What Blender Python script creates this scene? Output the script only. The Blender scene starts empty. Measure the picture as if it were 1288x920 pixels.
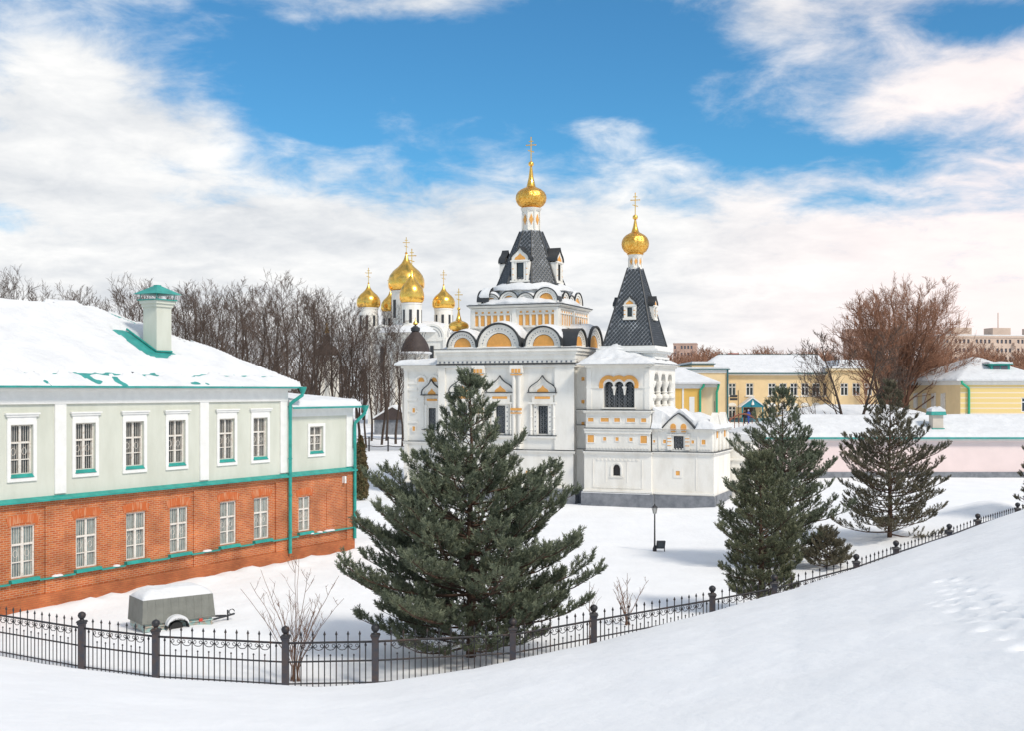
import bpy, math, random
import numpy as np
from mathutils import Vector, noise
R = math.radians
sc = bpy.context.scene
COL = sc.collection

# ------------------------------------------------------------------ camera
F = 1450.0; CX = 644.0; HZ = 492.0; EYE = 8.0
cam_d = bpy.data.cameras.new("camera"); cam = bpy.data.objects.new("camera", cam_d); COL.objects.link(cam)
cam.location = (0, 0, EYE); cam.rotation_euler = (R(90), 0, 0)
cam_d.sensor_width = 36; cam_d.lens = 36 * F / 1288.0
cam_d.shift_y = (HZ - 460) / 1288.0
cam_d.clip_start = 0.3; cam_d.clip_end = 4000
sc.camera = cam

# ------------------------------------------------------------------ sky
SUN_TO = Vector((0.66, -0.75, 0.0)).normalized() * math.cos(R(46)) + Vector((0, 0, math.sin(R(46))))
SUN_AZ = math.atan2(SUN_TO.x, SUN_TO.y)
w = bpy.data.worlds.new("World"); sc.world = w; w.use_nodes = True
nt = w.node_tree; nt.nodes.clear()
def N(t, **kw):
    n = nt.nodes.new(t)
    for k, v in kw.items(): setattr(n, k, v)
    return n
def L(a, b): nt.links.new(a, b)
def M(op, a, b=None, c=None, clamp=False):
    n = N('ShaderNodeMath', operation=op); n.use_clamp = clamp
    for i, v in enumerate((a, b, c)):
        if v is None: continue
        if isinstance(v, (int, float)): n.inputs[i].default_value = v
        else: L(v, n.inputs[i])
    return n.outputs[0]
sky = N('ShaderNodeTexSky', sky_type='NISHITA', sun_disc=False)
sky.sun_elevation = R(46); sky.sun_rotation = SUN_AZ; sky.altitude = 200; sky.air_density = 1.0; sky.dust_density = 0.3; sky.ozone_density = 2.5
tc = N('ShaderNodeTexCoord'); sep = N('ShaderNodeSeparateXYZ'); L(tc.outputs['Generated'], sep.inputs[0])
dx, dy, dz = sep.outputs
den = M('ADD', M('MAXIMUM', dz, 0.0), 0.22)
cp = N('ShaderNodeCombineXYZ'); L(M('DIVIDE', dx, den), cp.inputs[0]); L(M('DIVIDE', dy, den), cp.inputs[1])
def cloudnoise(scale, detail, rough, off, dist=0.0, src=None):
    mp = N('ShaderNodeMapping'); L(src or cp.outputs[0], mp.inputs[0]); mp.inputs['Location'].default_value = off
    n = N('ShaderNodeTexNoise'); L(mp.outputs[0], n.inputs['Vector'])
    n.inputs['Scale'].default_value = scale; n.inputs['Detail'].default_value = detail
    n.inputs['Roughness'].default_value = rough; n.inputs['Distortion'].default_value = dist
    return n.outputs[0]
n1 = cloudnoise(1.7, 9, 0.58, (3.1, 7.7, 0), 0.25)
n2 = cloudnoise(6.0, 7, 0.62, (1.3, 2.2, 0), 0.3)
n3 = cloudnoise(2.2, 6, 0.6, (9.1, 4.4, 0), .2)
# directions of the blue gaps and of the thick banks, as (azimuth, height) tangents of the sky
ax_ = M('DIVIDE', dx, M('MAXIMUM', dy, 0.05)); az_ = M('DIVIDE', dz, M('MAXIMUM', dy, 0.05))
def blob(x, y, rx, ry, amp, rot=0.0):
    cx, cy = (x - CX) / F, (HZ - y) / F
    c, s = math.cos(R(rot)), math.sin(R(rot))
    u = M('SUBTRACT', ax_, cx); v = M('SUBTRACT', az_, cy)
    p = M('DIVIDE', M('ADD', M('MULTIPLY', u, c), M('MULTIPLY', v, s)), rx / F)
    q = M('DIVIDE', M('SUBTRACT', M('MULTIPLY', v, c), M('MULTIPLY', u, s)), ry / F)
    d = M('ADD', M('MULTIPLY', p, p), M('MULTIPLY', q, q))
    return M('MULTIPLY', M('EXPONENT', M('MULTIPLY', d, -1.0)), amp)
cov = M('ADD', M('MULTIPLY', n1, 1.1), M('MULTIPLY', n2, 0.85))
acc = M('ADD', cov, -0.68)
for b in [(330, 50, 270, 85, -.36, -14), (430, 165, 160, 55, -.30, -24), (620, 110, 170, 60, -.30, 5), (830, 70, 150, 75, -.38, 0), (980, 190, 200, 34, -.34, 0), (640, 20, 200, 40, -.20, 0),
          (800, 150, 110, 36, -.24, 0), (10, 262, 50, 30, -.3, 0), (1230, 20, 90, 30, -.2, 0), (700, 200, 60, 30, -.15, 0),
          (520, 8, 130, 26, .36, 4), (560, 112, 70, 12, .18, 12), (720, 95, 80, 12, .16, -8), (345, 100, 60, 14, .14, 20), (960, 30, 70, 40, .34, 0), (1190, 105, 150, 38, .34, 14), (60, 150, 110, 130, .36, 0), (190, 180, 120, 60, .2, -20),
          (460, 185, 60, 20, .22, 14), (765, 165, 60, 26, .26, 0), (690, 30, 110, 16, .16, 0), (600, 320, 700, 85, .42, 0), (650, 430, 1200, 90, .5, 0)]:
    acc = M('ADD', acc, blob(*b))
ramp = N('ShaderNodeValToRGB'); L(acc, ramp.inputs[0])
ramp.color_ramp.elements[0].position = 0.02; ramp.color_ramp.elements[0].color = (0, 0, 0, 1)
ramp.color_ramp.elements[1].position = 0.56; ramp.color_ramp.elements[1].color = (1, 1, 1, 1)
ramp.color_ramp.interpolation = 'EASE'
# cloud tone: white tops, light grey undersides, a warm tint towards the sun side
shade = N('ShaderNodeMapRange'); L(M('ADD', M('MULTIPLY', n3, .6), M('MULTIPLY', n2, .4)), shade.inputs[0])
shade.inputs[1].default_value = 0.36; shade.inputs[2].default_value = 0.64; shade.inputs[3].default_value = 0.0; shade.inputs[4].default_value = 1.0
cm = N('ShaderNodeMixRGB'); L(shade.outputs[0], cm.inputs[0]); cm.inputs[1].default_value = (.63, .66, .70, 1); cm.inputs[2].default_value = (.97, .965, .95, 1)
warm = M('MULTIPLY', M('SMOOTH_MIN', M('MAXIMUM', M('MULTIPLY', M('SUBTRACT', dx, 0.12), 3.2), 0.0), 1.0, 0.1), M('MAXIMUM', M('SUBTRACT', 1.0, M('MULTIPLY', dz, 1.3)), 0.0))
cw = N('ShaderNodeMixRGB'); L(warm, cw.inputs[0]); L(cm.outputs[0], cw.inputs[1]); cw.inputs[2].default_value = (1.06, .90, .87, 1)
skm = N('ShaderNodeMixRGB', blend_type='MULTIPLY'); skm.inputs[0].default_value = 1; L(sky.outputs[0], skm.inputs[1]); skm.inputs[2].default_value = (.34, .76, .93, 1)
cs = N('ShaderNodeMixRGB', blend_type='MULTIPLY'); cs.inputs[0].default_value = 1; L(cw.outputs[0], cs.inputs[1]); cs.inputs[2].default_value = (7.9,) * 3 + (1,)
mx = N('ShaderNodeMixRGB'); L(ramp.outputs[0], mx.inputs[0]); L(skm.outputs[0], mx.inputs[1]); L(cs.outputs[0], mx.inputs[2])
bg = N('ShaderNodeBackground'); L(mx.outputs[0], bg.inputs[0]); bg.inputs[1].default_value = 0.09
wo = N('ShaderNodeOutputWorld'); L(bg.outputs[0], wo.inputs[0])

# ------------------------------------------------------------------ sun
sl = bpy.data.lights.new("sun", 'SUN'); sl.energy = 1.85; sl.angle = R(10); sl.color = (1, .92, .80)
so = bpy.data.objects.new("sun", sl); COL.objects.link(so); so.rotation_euler = SUN_TO.to_track_quat('Z', 'Y').to_euler()
sc.view_settings.view_transform = 'Standard'; sc.view_settings.look = 'None'; sc.view_settings.gamma = 1
sc.view_settings.use_curve_mapping = False; sc.view_settings.exposure = 0.64

# ------------------------------------------------------------------ materials
def mat(name, col, rough=.8, metal=0., var=.0, vscale=2., bump=0., bscale=10., col2=None, spec=None, detail=4, lo=.35, hi=.65, stretch=(1, 1, 1)):
    m = bpy.data.materials.new(name); m.use_nodes = True; t = m.node_tree
    p = t.nodes['Principled BSDF']; p.inputs['Roughness'].default_value = rough; p.inputs['Metallic'].default_value = metal
    p.inputs['Base Color'].default_value = (*col, 1)
    if spec is not None: p.inputs['Specular IOR Level'].default_value = spec
    g = t.nodes.new('ShaderNodeTexCoord'); mp = t.nodes.new('ShaderNodeMapping'); t.links.new(g.outputs['Object'], mp.inputs[0]); mp.inputs['Scale'].default_value = stretch
    if var or col2:
        n = t.nodes.new('ShaderNodeTexNoise'); t.links.new(mp.outputs[0], n.inputs['Vector']); n.inputs['Scale'].default_value = vscale; n.inputs['Detail'].default_value = detail; n.inputs['Roughness'].default_value = .6
        mr = t.nodes.new('ShaderNodeMapRange'); t.links.new(n.outputs[0], mr.inputs[0]); mr.inputs[1].default_value = lo; mr.inputs[2].default_value = hi
        mi = t.nodes.new('ShaderNodeMixRGB'); t.links.new(mr.outputs[0], mi.inputs[0])
        mi.inputs[1].default_value = (*col, 1); mi.inputs[2].default_value = (*(col2 or [c * (1 - var) for c in col]), 1)
        t.links.new(mi.outputs[0], p.inputs['Base Color'])
    if bump:
        n = t.nodes.new('ShaderNodeTexNoise'); t.links.new(mp.outputs[0], n.inputs['Vector']); n.inputs['Scale'].default_value = bscale; n.inputs['Detail'].default_value = 5
        b = t.nodes.new('ShaderNodeBump'); b.inputs['Distance'].default_value = bump; b.inputs['Strength'].default_value = 1
        t.links.new(n.outputs[0], b.inputs['Height']); t.links.new(b.outputs[0], p.inputs['Normal'])
    return m
def brick_mat(name, c1, c2, mortar, sx=.26, sy=.08, msize=.012):
    m = bpy.data.materials.new(name); m.use_nodes = True; t = m.node_tree; p = t.nodes['Principled BSDF']; p.inputs['Roughness'].default_value = .9
    g = t.nodes.new('ShaderNodeTexCoord'); s = t.nodes.new('ShaderNodeSeparateXYZ'); t.links.new(g.outputs['Object'], s.inputs[0])
    a = t.nodes.new('ShaderNodeMath'); t.links.new(s.outputs[0], a.inputs[0]); t.links.new(s.outputs[1], a.inputs[1])
    c = t.nodes.new('ShaderNodeCombineXYZ'); t.links.new(a.outputs[0], c.inputs[0]); t.links.new(s.outputs[2], c.inputs[1])
    b = t.nodes.new('ShaderNodeTexBrick'); t.links.new(c.outputs[0], b.inputs['Vector'])
    b.inputs['Scale'].default_value = 1; b.inputs['Brick Width'].default_value = sx; b.inputs['Row Height'].default_value = sy; b.inputs['Mortar Size'].default_value = msize
    b.inputs['Mortar Smooth'].default_value = .2; b.inputs['Bias'].default_value = -.1
    b.inputs['Color1'].default_value = (*c1, 1); b.inputs['Color2'].default_value = (*c2, 1); b.inputs['Mortar'].default_value = (*mortar, 1)
    n = t.nodes.new('ShaderNodeTexNoise'); t.links.new(g.outputs['Object'], n.inputs['Vector']); n.inputs['Scale'].default_value = .9; n.inputs['Detail'].default_value = 6
    mr = t.nodes.new('ShaderNodeMapRange'); t.links.new(n.outputs[0], mr.inputs[0]); mr.inputs[1].default_value = .3; mr.inputs[2].default_value = .7; mr.inputs[3].default_value = .62; mr.inputs[4].default_value = 1.15
    mi = t.nodes.new('ShaderNodeMixRGB'); mi.blend_type = 'MULTIPLY'; mi.inputs[0].default_value = 1; t.links.new(b.outputs[0], mi.inputs[1]); t.links.new(mr.outputs[0], mi.inputs[2])
    t.links.new(mi.outputs[0], p.inputs['Base Color'])
    bp = t.nodes.new('ShaderNodeBump'); bp.inputs['Distance'].default_value = .01; bp.invert = True; t.links.new(b.outputs['Fac'], bp.inputs['Height']); t.links.new(bp.outputs[0], p.inputs['Normal'])
    return m
def stripe_mat(name, c1, c2, pitch, frac, soft=.02):
    m = bpy.data.materials.new(name); m.use_nodes = True; t = m.node_tree; p = t.nodes['Principled BSDF']; p.inputs['Roughness'].default_value = .8
    g = t.nodes.new('ShaderNodeTexCoord'); s = t.nodes.new('ShaderNodeSeparateXYZ'); t.links.new(g.outputs['Object'], s.inputs[0])
    a = t.nodes.new('ShaderNodeMath'); a.operation = 'MODULO'; t.links.new(s.outputs[2], a.inputs[0]); a.inputs[1].default_value = pitch
    b = t.nodes.new('ShaderNodeMath'); b.operation = 'LESS_THAN'; t.links.new(a.outputs[0], b.inputs[0]); b.inputs[1].default_value = pitch * frac
    mi = t.nodes.new('ShaderNodeMixRGB'); t.links.new(b.outputs[0], mi.inputs[0]); mi.inputs[1].default_value = (*c1, 1); mi.inputs[2].default_value = (*c2, 1)
    t.links.new(mi.outputs[0], p.inputs['Base Color']); return m

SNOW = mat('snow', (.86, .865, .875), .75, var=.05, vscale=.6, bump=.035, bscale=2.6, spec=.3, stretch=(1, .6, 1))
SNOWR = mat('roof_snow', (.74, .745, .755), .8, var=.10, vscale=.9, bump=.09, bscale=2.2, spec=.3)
WHITE = mat('white_plaster', (.82, .79, .73), .9, col2=(.66, .62, .55), vscale=1.1, bump=.006, bscale=14, lo=.45, hi=.82, detail=8, stretch=(1, 1, .35))
WHITE2 = mat('white_trim', (.82, .81, .78), .85, var=.08, vscale=3)
GREENW = mat('sage_plaster', (.62, .63, .55), .9, col2=(.53, .54, .46), vscale=1.2, bump=.004, bscale=20, detail=8, stretch=(1, 1, .3), lo=.40, hi=.72)
TEAL = mat('teal_metal', (.025, .34, .29), .45, var=.3, vscale=2.5)
TEALD = mat('teal_roof', (.03, .33, .30), .5, var=.3, vscale=2)
TEALG = mat('dark_teal_edge', (.05, .15, .16), .6, var=.3, vscale=2)
BRICK = brick_mat('red_brick', (.47, .10, .022), (.61, .175, .045), (.58, .33, .20))
BRICKP = brick_mat('plinth_brick', (.46, .13, .045), (.52, .17, .06), (.42, .17, .08), msize=.006)
BRICKH = mat('brick_header', (.50, .115, .028), .9, col2=(.56, .25, .13), vscale=14, lo=.5, hi=.62, stretch=(1, 1, .12))
OCHRE = mat('ochre_paint', (.80, .39, .10), .8, var=.15, vscale=4)
DARK = mat('dark_metal', (.035, .038, .042), .5, var=.2, vscale=5)
SCALE = mat('tent_tile', (.042, .050, .056), .38, var=.35, vscale=6)
SCALEB = mat('tent_underlay', (.55, .57, .60), .8, col2=(.22, .23, .25), vscale=.9, lo=.30, hi=.44)
GOLD = mat('gilding', (1.0, .63, .16), .24, 1.0, col2=(.95, .52, .09), vscale=3, bump=.01, bscale=7)
GOLDR = mat('relief_gilding', (1.0, .63, .16), .3, 1.0, col2=(.72, .32, .04), vscale=9, bump=.05, bscale=8)
GREY = mat('grey_stone', (.24, .25, .27), .85, col2=(.15, .16, .18), vscale=2, bump=.01, bscale=6)
GLASS = mat('window_glass', (.035, .045, .05), .12, var=.4, vscale=3, spec=.7)
GLASSC = mat('curtained_glass', (.30, .35, .33), .2, col2=(.09, .12, .12), vscale=2.2, stretch=(3, 3, .5), spec=.6)
FRAMEP = mat('old_frame_paint', (.72, .68, .62), .8, col2=(.45, .34, .26), vscale=9, lo=.5, hi=.8)
IRON = mat('black_iron', (.022, .022, .026), .55, col2=(.07, .035, .022), vscale=5, lo=.5, hi=.75)
IRONP = mat('iron_post', (.035, .040, .055), .6, col2=(.07, .05, .045), vscale=6)
YEL = mat('yellow_plaster', (.80, .60, .34), .9, var=.10, vscale=.8)
YELB = mat('strong_yellow_plaster', (.78, .48, .12), .9, var=.08, vscale=1)
YELL = mat('pale_yellow_plaster', (.80, .66, .44), .9, var=.06, vscale=1)
YELS = stripe_mat('banded_yellow', (.80, .60, .25), (.84, .70, .54), .52, .22)
PINK = mat('pink_plaster', (.80, .655, .63), .9, var=.07, vscale=.6, bump=.004, bscale=12)
CONC = mat('far_panel', (.60, .46, .37), .9, var=.15, vscale=.2)
CONC2 = mat('far_brick', (.50, .33, .26), .9, var=.15, vscale=.3)
DGLASS = mat('far_glass', (.10, .10, .12), .4)
BROWN = mat('brown_roof', (.060, .042, .038), .7, var=.3, vscale=1.5)
BARK = mat('dark_bark', (.075, .052, .040), .95, var=.4, vscale=4)
BARKW = mat('warm_bark', (.17, .085, .055), .95, var=.4, vscale=3)
TWIG = mat('twigs', (.105, .072, .056), .95, var=.3, vscale=.4)
TWIGW = mat('warm_twigs', (.31, .155, .095), .95, var=.35, vscale=.35)
TWIGS = mat('sapling_twig', (.20, .11, .07), .9, var=.3, vscale=3)
PINEB = mat('pine_bark', (.10, .055, .035), .95, var=.4, vscale=6)
NEEDLE = mat('pine_needles', (.092, .112, .070), .6, col2=(.22, .24, .155), vscale=3.6, lo=.35, hi=.7, spec=.35)
NEEDLEL = mat('pale_pine_needles', (.11, .125, .070), .6, col2=(.22, .22, .13), vscale=4, lo=.35, hi=.7, spec=.35)
NEEDLEW = mat('warm_pine_needles', (.10, .095, .062), .6, col2=(.20, .17, .11), vscale=2.2, lo=.35, hi=.7, spec=.35)
THUJA = mat('thuja_leaf', (.13, .085, .035), .8, col2=(.07, .075, .03), vscale=3)
TARP = mat('grey_tarpaulin', (.22, .225, .20), .75, var=.2, vscale=2.5, bump=.03, bscale=3)
PAINT = mat('peeling_paint', (.30, .44, .42), .7, col2=(.40, .33, .27), vscale=7, lo=.45, hi=.6)
RED = mat('red_plastic', (.6, .05, .03), .4)
RUBBER = mat('rubber', (.02, .02, .02), .8)
PORCH = mat('porch_blue', (.01, .20, .27), .6)
DOORM = mat('door_brown', (.07, .025, .02), .6)
CLOTHB = mat('blue_coat', (.02, .06, .30), .8); CLOTHK = mat('black_coat', (.012, .012, .015), .85)
SKIN = mat('skin', (.55, .32, .24), .6); HAIR = mat('hat_wool', (.30, .36, .42), .9)
REDROOF = mat('red_roof', (.36, .10, .07), .8)
ROAD = mat('cleared_road', (.50, .52, .55), .85, var=.15, vscale=.8)

# ------------------------------------------------------------------ mesh builder
class MB:
    def __init__(s, tf=None): s.v = []; s.f = []; s.mi = []; s.m = 0; s.tf = tf
    def add(s, vs, fs):
        o = len(s.v)
        s.v += [s.tf(*p) for p in vs] if s.tf else [tuple(p) for p in vs]
        s.f += [tuple(i + o for i in f) for f in fs]; s.mi += [s.m] * len(fs)
    def box(s, x0, x1, y0, y1, z0, z1):
        if x0 > x1: x0, x1 = x1, x0
        if y0 > y1: y0, y1 = y1, y0
        s.add([(x0, y0, z0), (x1, y0, z0), (x1, y1, z0), (x0, y1, z0), (x0, y0, z1), (x1, y0, z1), (x1, y1, z1), (x0, y1, z1)],
              [(0, 1, 5, 4), (1, 2, 6, 5), (2, 3, 7, 6), (3, 0, 4, 7), (4, 5, 6, 7), (3, 2, 1, 0)])
    def frus(s, x0, x1, y0, y1, z0, X0, X1, Y0, Y1, z1):
        s.add([(x0, y0, z0), (x1, y0, z0), (x1, y1, z0), (x0, y1, z0), (X0, Y0, z1), (X1, Y0, z1), (X1, Y1, z1), (X0, Y1, z1)],
              [(0, 1, 5, 4), (1, 2, 6, 5), (2, 3, 7, 6), (3, 0, 4, 7), (4, 5, 6, 7), (3, 2, 1, 0)])
    def prism(s, pts, d0, d1):        # pts in (x,z), extruded along y from d0 to d1
        n = len(pts)
        s.add([(p[0], d0, p[1]) for p in pts] + [(p[0], d1, p[1]) for p in pts],
              [tuple(range(n)), tuple(range(2 * n - 1, n - 1, -1))] + [(i, i + n, (i + 1) % n + n, (i + 1) % n) for i in range(n)])
    def strip(s, outer, inner, d0, d1):   # band between two polylines of equal length (x,z)
        n = len(outer); vs = [(p[0], d0, p[1]) for p in outer] + [(p[0], d0, p[1]) for p in inner] + [(p[0], d1, p[1]) for p in outer] + [(p[0], d1, p[1]) for p in inner]
        fs = []
        for i in range(n - 1):
            fs += [(i, i + 1, n + i + 1, n + i), (2 * n + i, 3 * n + i, 3 * n + i + 1, 2 * n + i + 1), (i, 2 * n + i, 2 * n + i + 1, i + 1), (n + i, n + i + 1, 3 * n + i + 1, 3 * n + i)]
        fs += [(0, n, 3 * n, 2 * n), (n - 1, 3 * n - 1, 4 * n - 1, 2 * n - 1)]
        s.add(vs, fs)
    def lathe(s, c, prof, n=24, rot=0.0, lobes=0, amp=0.0):
        vs = []; fs = []
        for (r, z) in prof:
            for k in range(n):
                a = 2 * math.pi * k / n + rot; rr = r * (1 + amp * abs(math.sin(lobes * a / 2)) if lobes else 1)
                vs.append((c[0] + rr * math.cos(a), c[1] + rr * math.sin(a), c[2] + z))
        for j in range(len(prof) - 1):
            for k in range(n):
                fs.append((j * n + k, j * n + (k + 1) % n, (j + 1) * n + (k + 1) % n, (j + 1) * n + k))
        fs.append(tuple(range(n - 1, -1, -1))); o = (len(prof) - 1) * n; fs.append(tuple(o + k for k in range(n)))
        s.add(vs, fs)
    def tube(s, pts, rs, n=6, cap=True):
        pts = [Vector(p) for p in pts]
        if isinstance(rs, (int, float)): rs = [rs] * len(pts)
        vs = []; fs = []; ref = None
        for i, p in enumerate(pts):
            d = (pts[min(i + 1, len(pts) - 1)] - pts[max(i - 1, 0)])
            if d.length < 1e-9: d = Vector((0, 0, 1))
            d.normalize()
            if ref is None: ref = Vector((1, 0, 0)) if abs(d.x) < .8 else Vector((0, 1, 0))
            a = d.cross(ref); a.normalize(); b = d.cross(a); ref = -d.cross(a).cross(d) if False else ref
            for k in range(n):
                t = 2 * math.pi * k / n; vs.append(p + (a * math.cos(t) + b * math.sin(t)) * rs[i])
        for j in range(len(pts) - 1):
            for k in range(n): fs.append((j * n + k, j * n + (k + 1) % n, (j + 1) * n + (k + 1) % n, (j + 1) * n + k))
        if cap: fs.append(tuple(range(n - 1, -1, -1))); o = (len(pts) - 1) * n; fs.append(tuple(o + k for k in range(n)))
        s.add(vs, fs)
    def wall(s, x0, x1, z0, z1, holes, d=0.0, rev=.22):
        """front plane y=d with rectangular holes (hx0,hx1,hz0,hz1) and reveals going to y=d+rev"""
        xs = sorted({x0, x1, *[h[0] for h in holes], *[h[1] for h in holes]}); zs = sorted({z0, z1, *[h[2] for h in holes], *[h[3] for h in holes]})
        for i in range(len(xs) - 1):
            for j in range(len(zs) - 1):
                mx_, mz_ = (xs[i] + xs[i + 1]) / 2, (zs[j] + zs[j + 1]) / 2
                if any(h[0] < mx_ < h[1] and h[2] < mz_ < h[3] for h in holes): continue
                s.add([(xs[i], d, zs[j]), (xs[i + 1], d, zs[j]), (xs[i + 1], d, zs[j + 1]), (xs[i], d, zs[j + 1])], [(0, 1, 2, 3)])
        for (a, b, c, e) in holes:
            s.add([(a, d, c), (b, d, c), (b, d, e), (a, d, e), (a, d + rev, c), (b, d + rev, c), (b, d + rev, e), (a, d + rev, e)],
                  [(0, 4, 5, 1), (1, 5, 6, 2), (2, 6, 7, 3), (3, 7, 4, 0)])
    def field(s, x0, x1, y0, y1, step, fn, zb):
        nx = max(2, int((x1 - x0) / step) + 1); ny = max(2, int((y1 - y0) / step) + 1)
        X = [x0 + (x1 - x0) * i / (nx - 1) for i in range(nx)]; Y = [y0 + (y1 - y0) * j / (ny - 1) for j in range(ny)]
        vs = [(x, y, fn(x, y)) for y in Y for x in X]; fs = [(j * nx + i, j * nx + i + 1, (j + 1) * nx + i + 1, (j + 1) * nx + i) for j in range(ny - 1) for i in range(nx - 1)]
        ring = [i for i in range(nx)] + [j * nx + nx - 1 for j in range(1, ny)] + [(ny - 1) * nx + i for i in range(nx - 2, -1, -1)] + [j * nx for j in range(ny - 2, 0, -1)]
        o = len(vs); vs += [(vs[k][0], vs[k][1], zb(vs[k][0], vs[k][1])) for k in ring]; m = len(ring)
        fs += [(ring[k], o + k, o + (k + 1) % m, ring[(k + 1) % m]) for k in range(m)]
        s.add(vs, fs)
    def build(s, name, mats, parent=None, smooth=None):
        me = bpy.data.meshes.new(name); me.from_pydata([tuple(p) for p in s.v], [], s.f)
        if not isinstance(mats, (list, tuple)): mats = [mats]
        for m in mats: me.materials.append(m)
        if len(mats) > 1: me.polygons.foreach_set('material_index', s.mi)
        if smooth is not None:
            me.polygons.foreach_set('use_smooth', [True] * len(me.polygons)); me.set_sharp_from_angle(angle=R(smooth))
        me.update()
        o = bpy.data.objects.new(name, me); COL.objects.link(o)
        if parent: o.parent = parent
        return o
def np_mesh(name, V, T, m, parent=None):
    me = bpy.data.meshes.new(name); nv, ntr = len(V), len(T)
    me.vertices.add(nv); me.vertices.foreach_set('co', np.asarray(V, np.float32).ravel())
    me.loops.add(ntr * 3); me.loops.foreach_set('vertex_index', np.asarray(T, np.int32).ravel())
    me.polygons.add(ntr); me.polygons.foreach_set('loop_start', np.arange(0, ntr * 3, 3, dtype=np.int32)); me.polygons.foreach_set('loop_total', np.full(ntr, 3, np.int32))
    me.materials.append(m); me.update(calc_edges=True); me.validate()
    o = bpy.data.objects.new(name, me); COL.objects.link(o)
    if parent: o.parent = parent
    return o
def tag(o, label=None, cat=None, group=None, kind=None):
    if label: o['label'] = label
    if cat: o['category'] = cat
    if group: o['group'] = group
    if kind: o['kind'] = kind
    return o
def thing(name, label, cat, loc=(0, 0, 0), rz=0, group=None):
    o = bpy.data.objects.new(name, None); COL.objects.link(o); o.location = loc; o.rotation_euler = (0, 0, rz); o.empty_display_size = .3
    return tag(o, label, cat, group)
def copy_tree(o, parent=None):
    c = o.copy(); COL.objects.link(c); c.parent = parent
    for ch in list(o.children): copy_tree(ch, c)
    return c
class Frame:      # a building's own axes: a along its front, b into it
    def __init__(s, X, Y, deg, z=0): s.X, s.Y, s.r = X, Y, R(deg); s.u = (math.cos(s.r), math.sin(s.r)); s.v = (-math.sin(s.r), math.cos(s.r)); s.z = z
    def A(s, px, b=0.):
        t = (px - CX) / F; return (t * (s.Y + b * s.v[1]) - s.X - b * s.v[0]) / (s.u[0] - t * s.u[1])
    def B(s, px, a=0.):
        t = (px - CX) / F; return (t * (s.Y + a * s.u[1]) - s.X - a * s.u[0]) / (s.v[0] - t * s.v[1])
    def D(s, a, b): return s.Y + a * s.u[1] + b * s.v[1]
    def Z(s, py, a, b): return EYE - (py - HZ) * s.D(a, b) / F - s.z
def nz(x, y, z=0., sc_=1.): return noise.noise(Vector((x * sc_, y * sc_, z)))
def sstep(a, b, x):
    t = min(1, max(0, (x - a) / (b - a))); return t * t * (3 - 2 * t)

# ------------------------------------------------------------------ ground: one sheet, rampart slope in front
EDGE = [(-300, 790, 31), (-150, 803, 29.5), (0, 829, 27.5), (200, 854, 27), (400, 865, 27), (480, 859, 27.5), (600, 841, 28.5), (750, 809, 30.5), (896, 770, 33.5), (1000, 741, 36), (1100, 708, 39), (1200, 673, 44), (1288, 641, 48.5), (1500, 570, 56)]
ET = np.array([(e[0] - CX) / F for e in EDGE]); EDd = np.array([e[2] for e in EDGE], float); EZ = np.array([8 - (e[1] - HZ) * e[2] / F for e in EDGE])
# posts of the iron fence: (photo x, top y, distance)
POST = [(-190, 735, 39.5), (-62, 748, 35.4), (103, 772, 32.3), (196, 782, 31.2), (359, 790, 30.5), (472, 788, 30.6), (645, 780, 31.5), (747, 763, 33.4), (896, 739, 36.6), (974, 725, 38.0), (1077, 699, 39.9), (1127, 682, 42.0), (1194, 661, 45.7), (1230, 648, 47.8), (1280, 634, 52.2), (1340, 610, 55)]
PP = []
for (x, y, d) in POST:
    zt = EYE - (y - HZ) * d / F; PP.append(((x - CX) / F * d, d, zt - 1.62))
PX = np.array([p[0] for p in PP]); PZ = np.array([p[2] for p in PP])
def court(X, Y):
    g = 0.0
    g += 1.0 * sstep(9, 26, X) * (1 - .0 * Y)
    g += 1.6 * sstep(84, 120, Y) * sstep(12, -6, X)
    g += 2.7 * sstep(88, 138, Y) * sstep(8, 22, X) + .3 * sstep(100, 300, Y)
    g += .35 * math.exp(-((X + 8) / 3.5) ** 2 - ((Y - 76) / 5) ** 2)
    g += .9 * math.exp(-((X - 27) / 2.4) ** 2 - ((Y - 64) / 3.) ** 2) + .17 * math.exp(-((X + 11) / 1.9) ** 2 - ((Y - 38.2) / 1.7) ** 2)
    if X < -3 and Y < 62: g += .05 * max(0, nz(X, Y, 8, 1.1)) + .03 * nz(X, Y, 12, 2.1)
    if Y < 100: g += .07 * nz(X, Y, 3, .18) + .03 * nz(X, Y, 5, .6)
    return g
FOOT = []
_r = random.Random(5)
for tr in range(2):
    x, y = (8.0, 6.6, 6.3)[tr], (21, 17.5, 15.)[tr]
    for k in range(26):
        FOOT.append((x + (.13 if k % 2 else -.13) + _r.uniform(-.05, .05), y, _r.uniform(.09, .13), _r.uniform(.09, .16)))
        y -= _r.uniform(.42, .55); x -= _r.uniform(.05, .22) * (1, .8, 1.2)[tr]
for k in range(14): FOOT.append((_r.gauss(6.3, .35), _r.gauss(14.0, 1.2), _r.uniform(.06, .11), _r.uniform(.02, .05)))
FOOT = np.array(FOOT)
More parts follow.
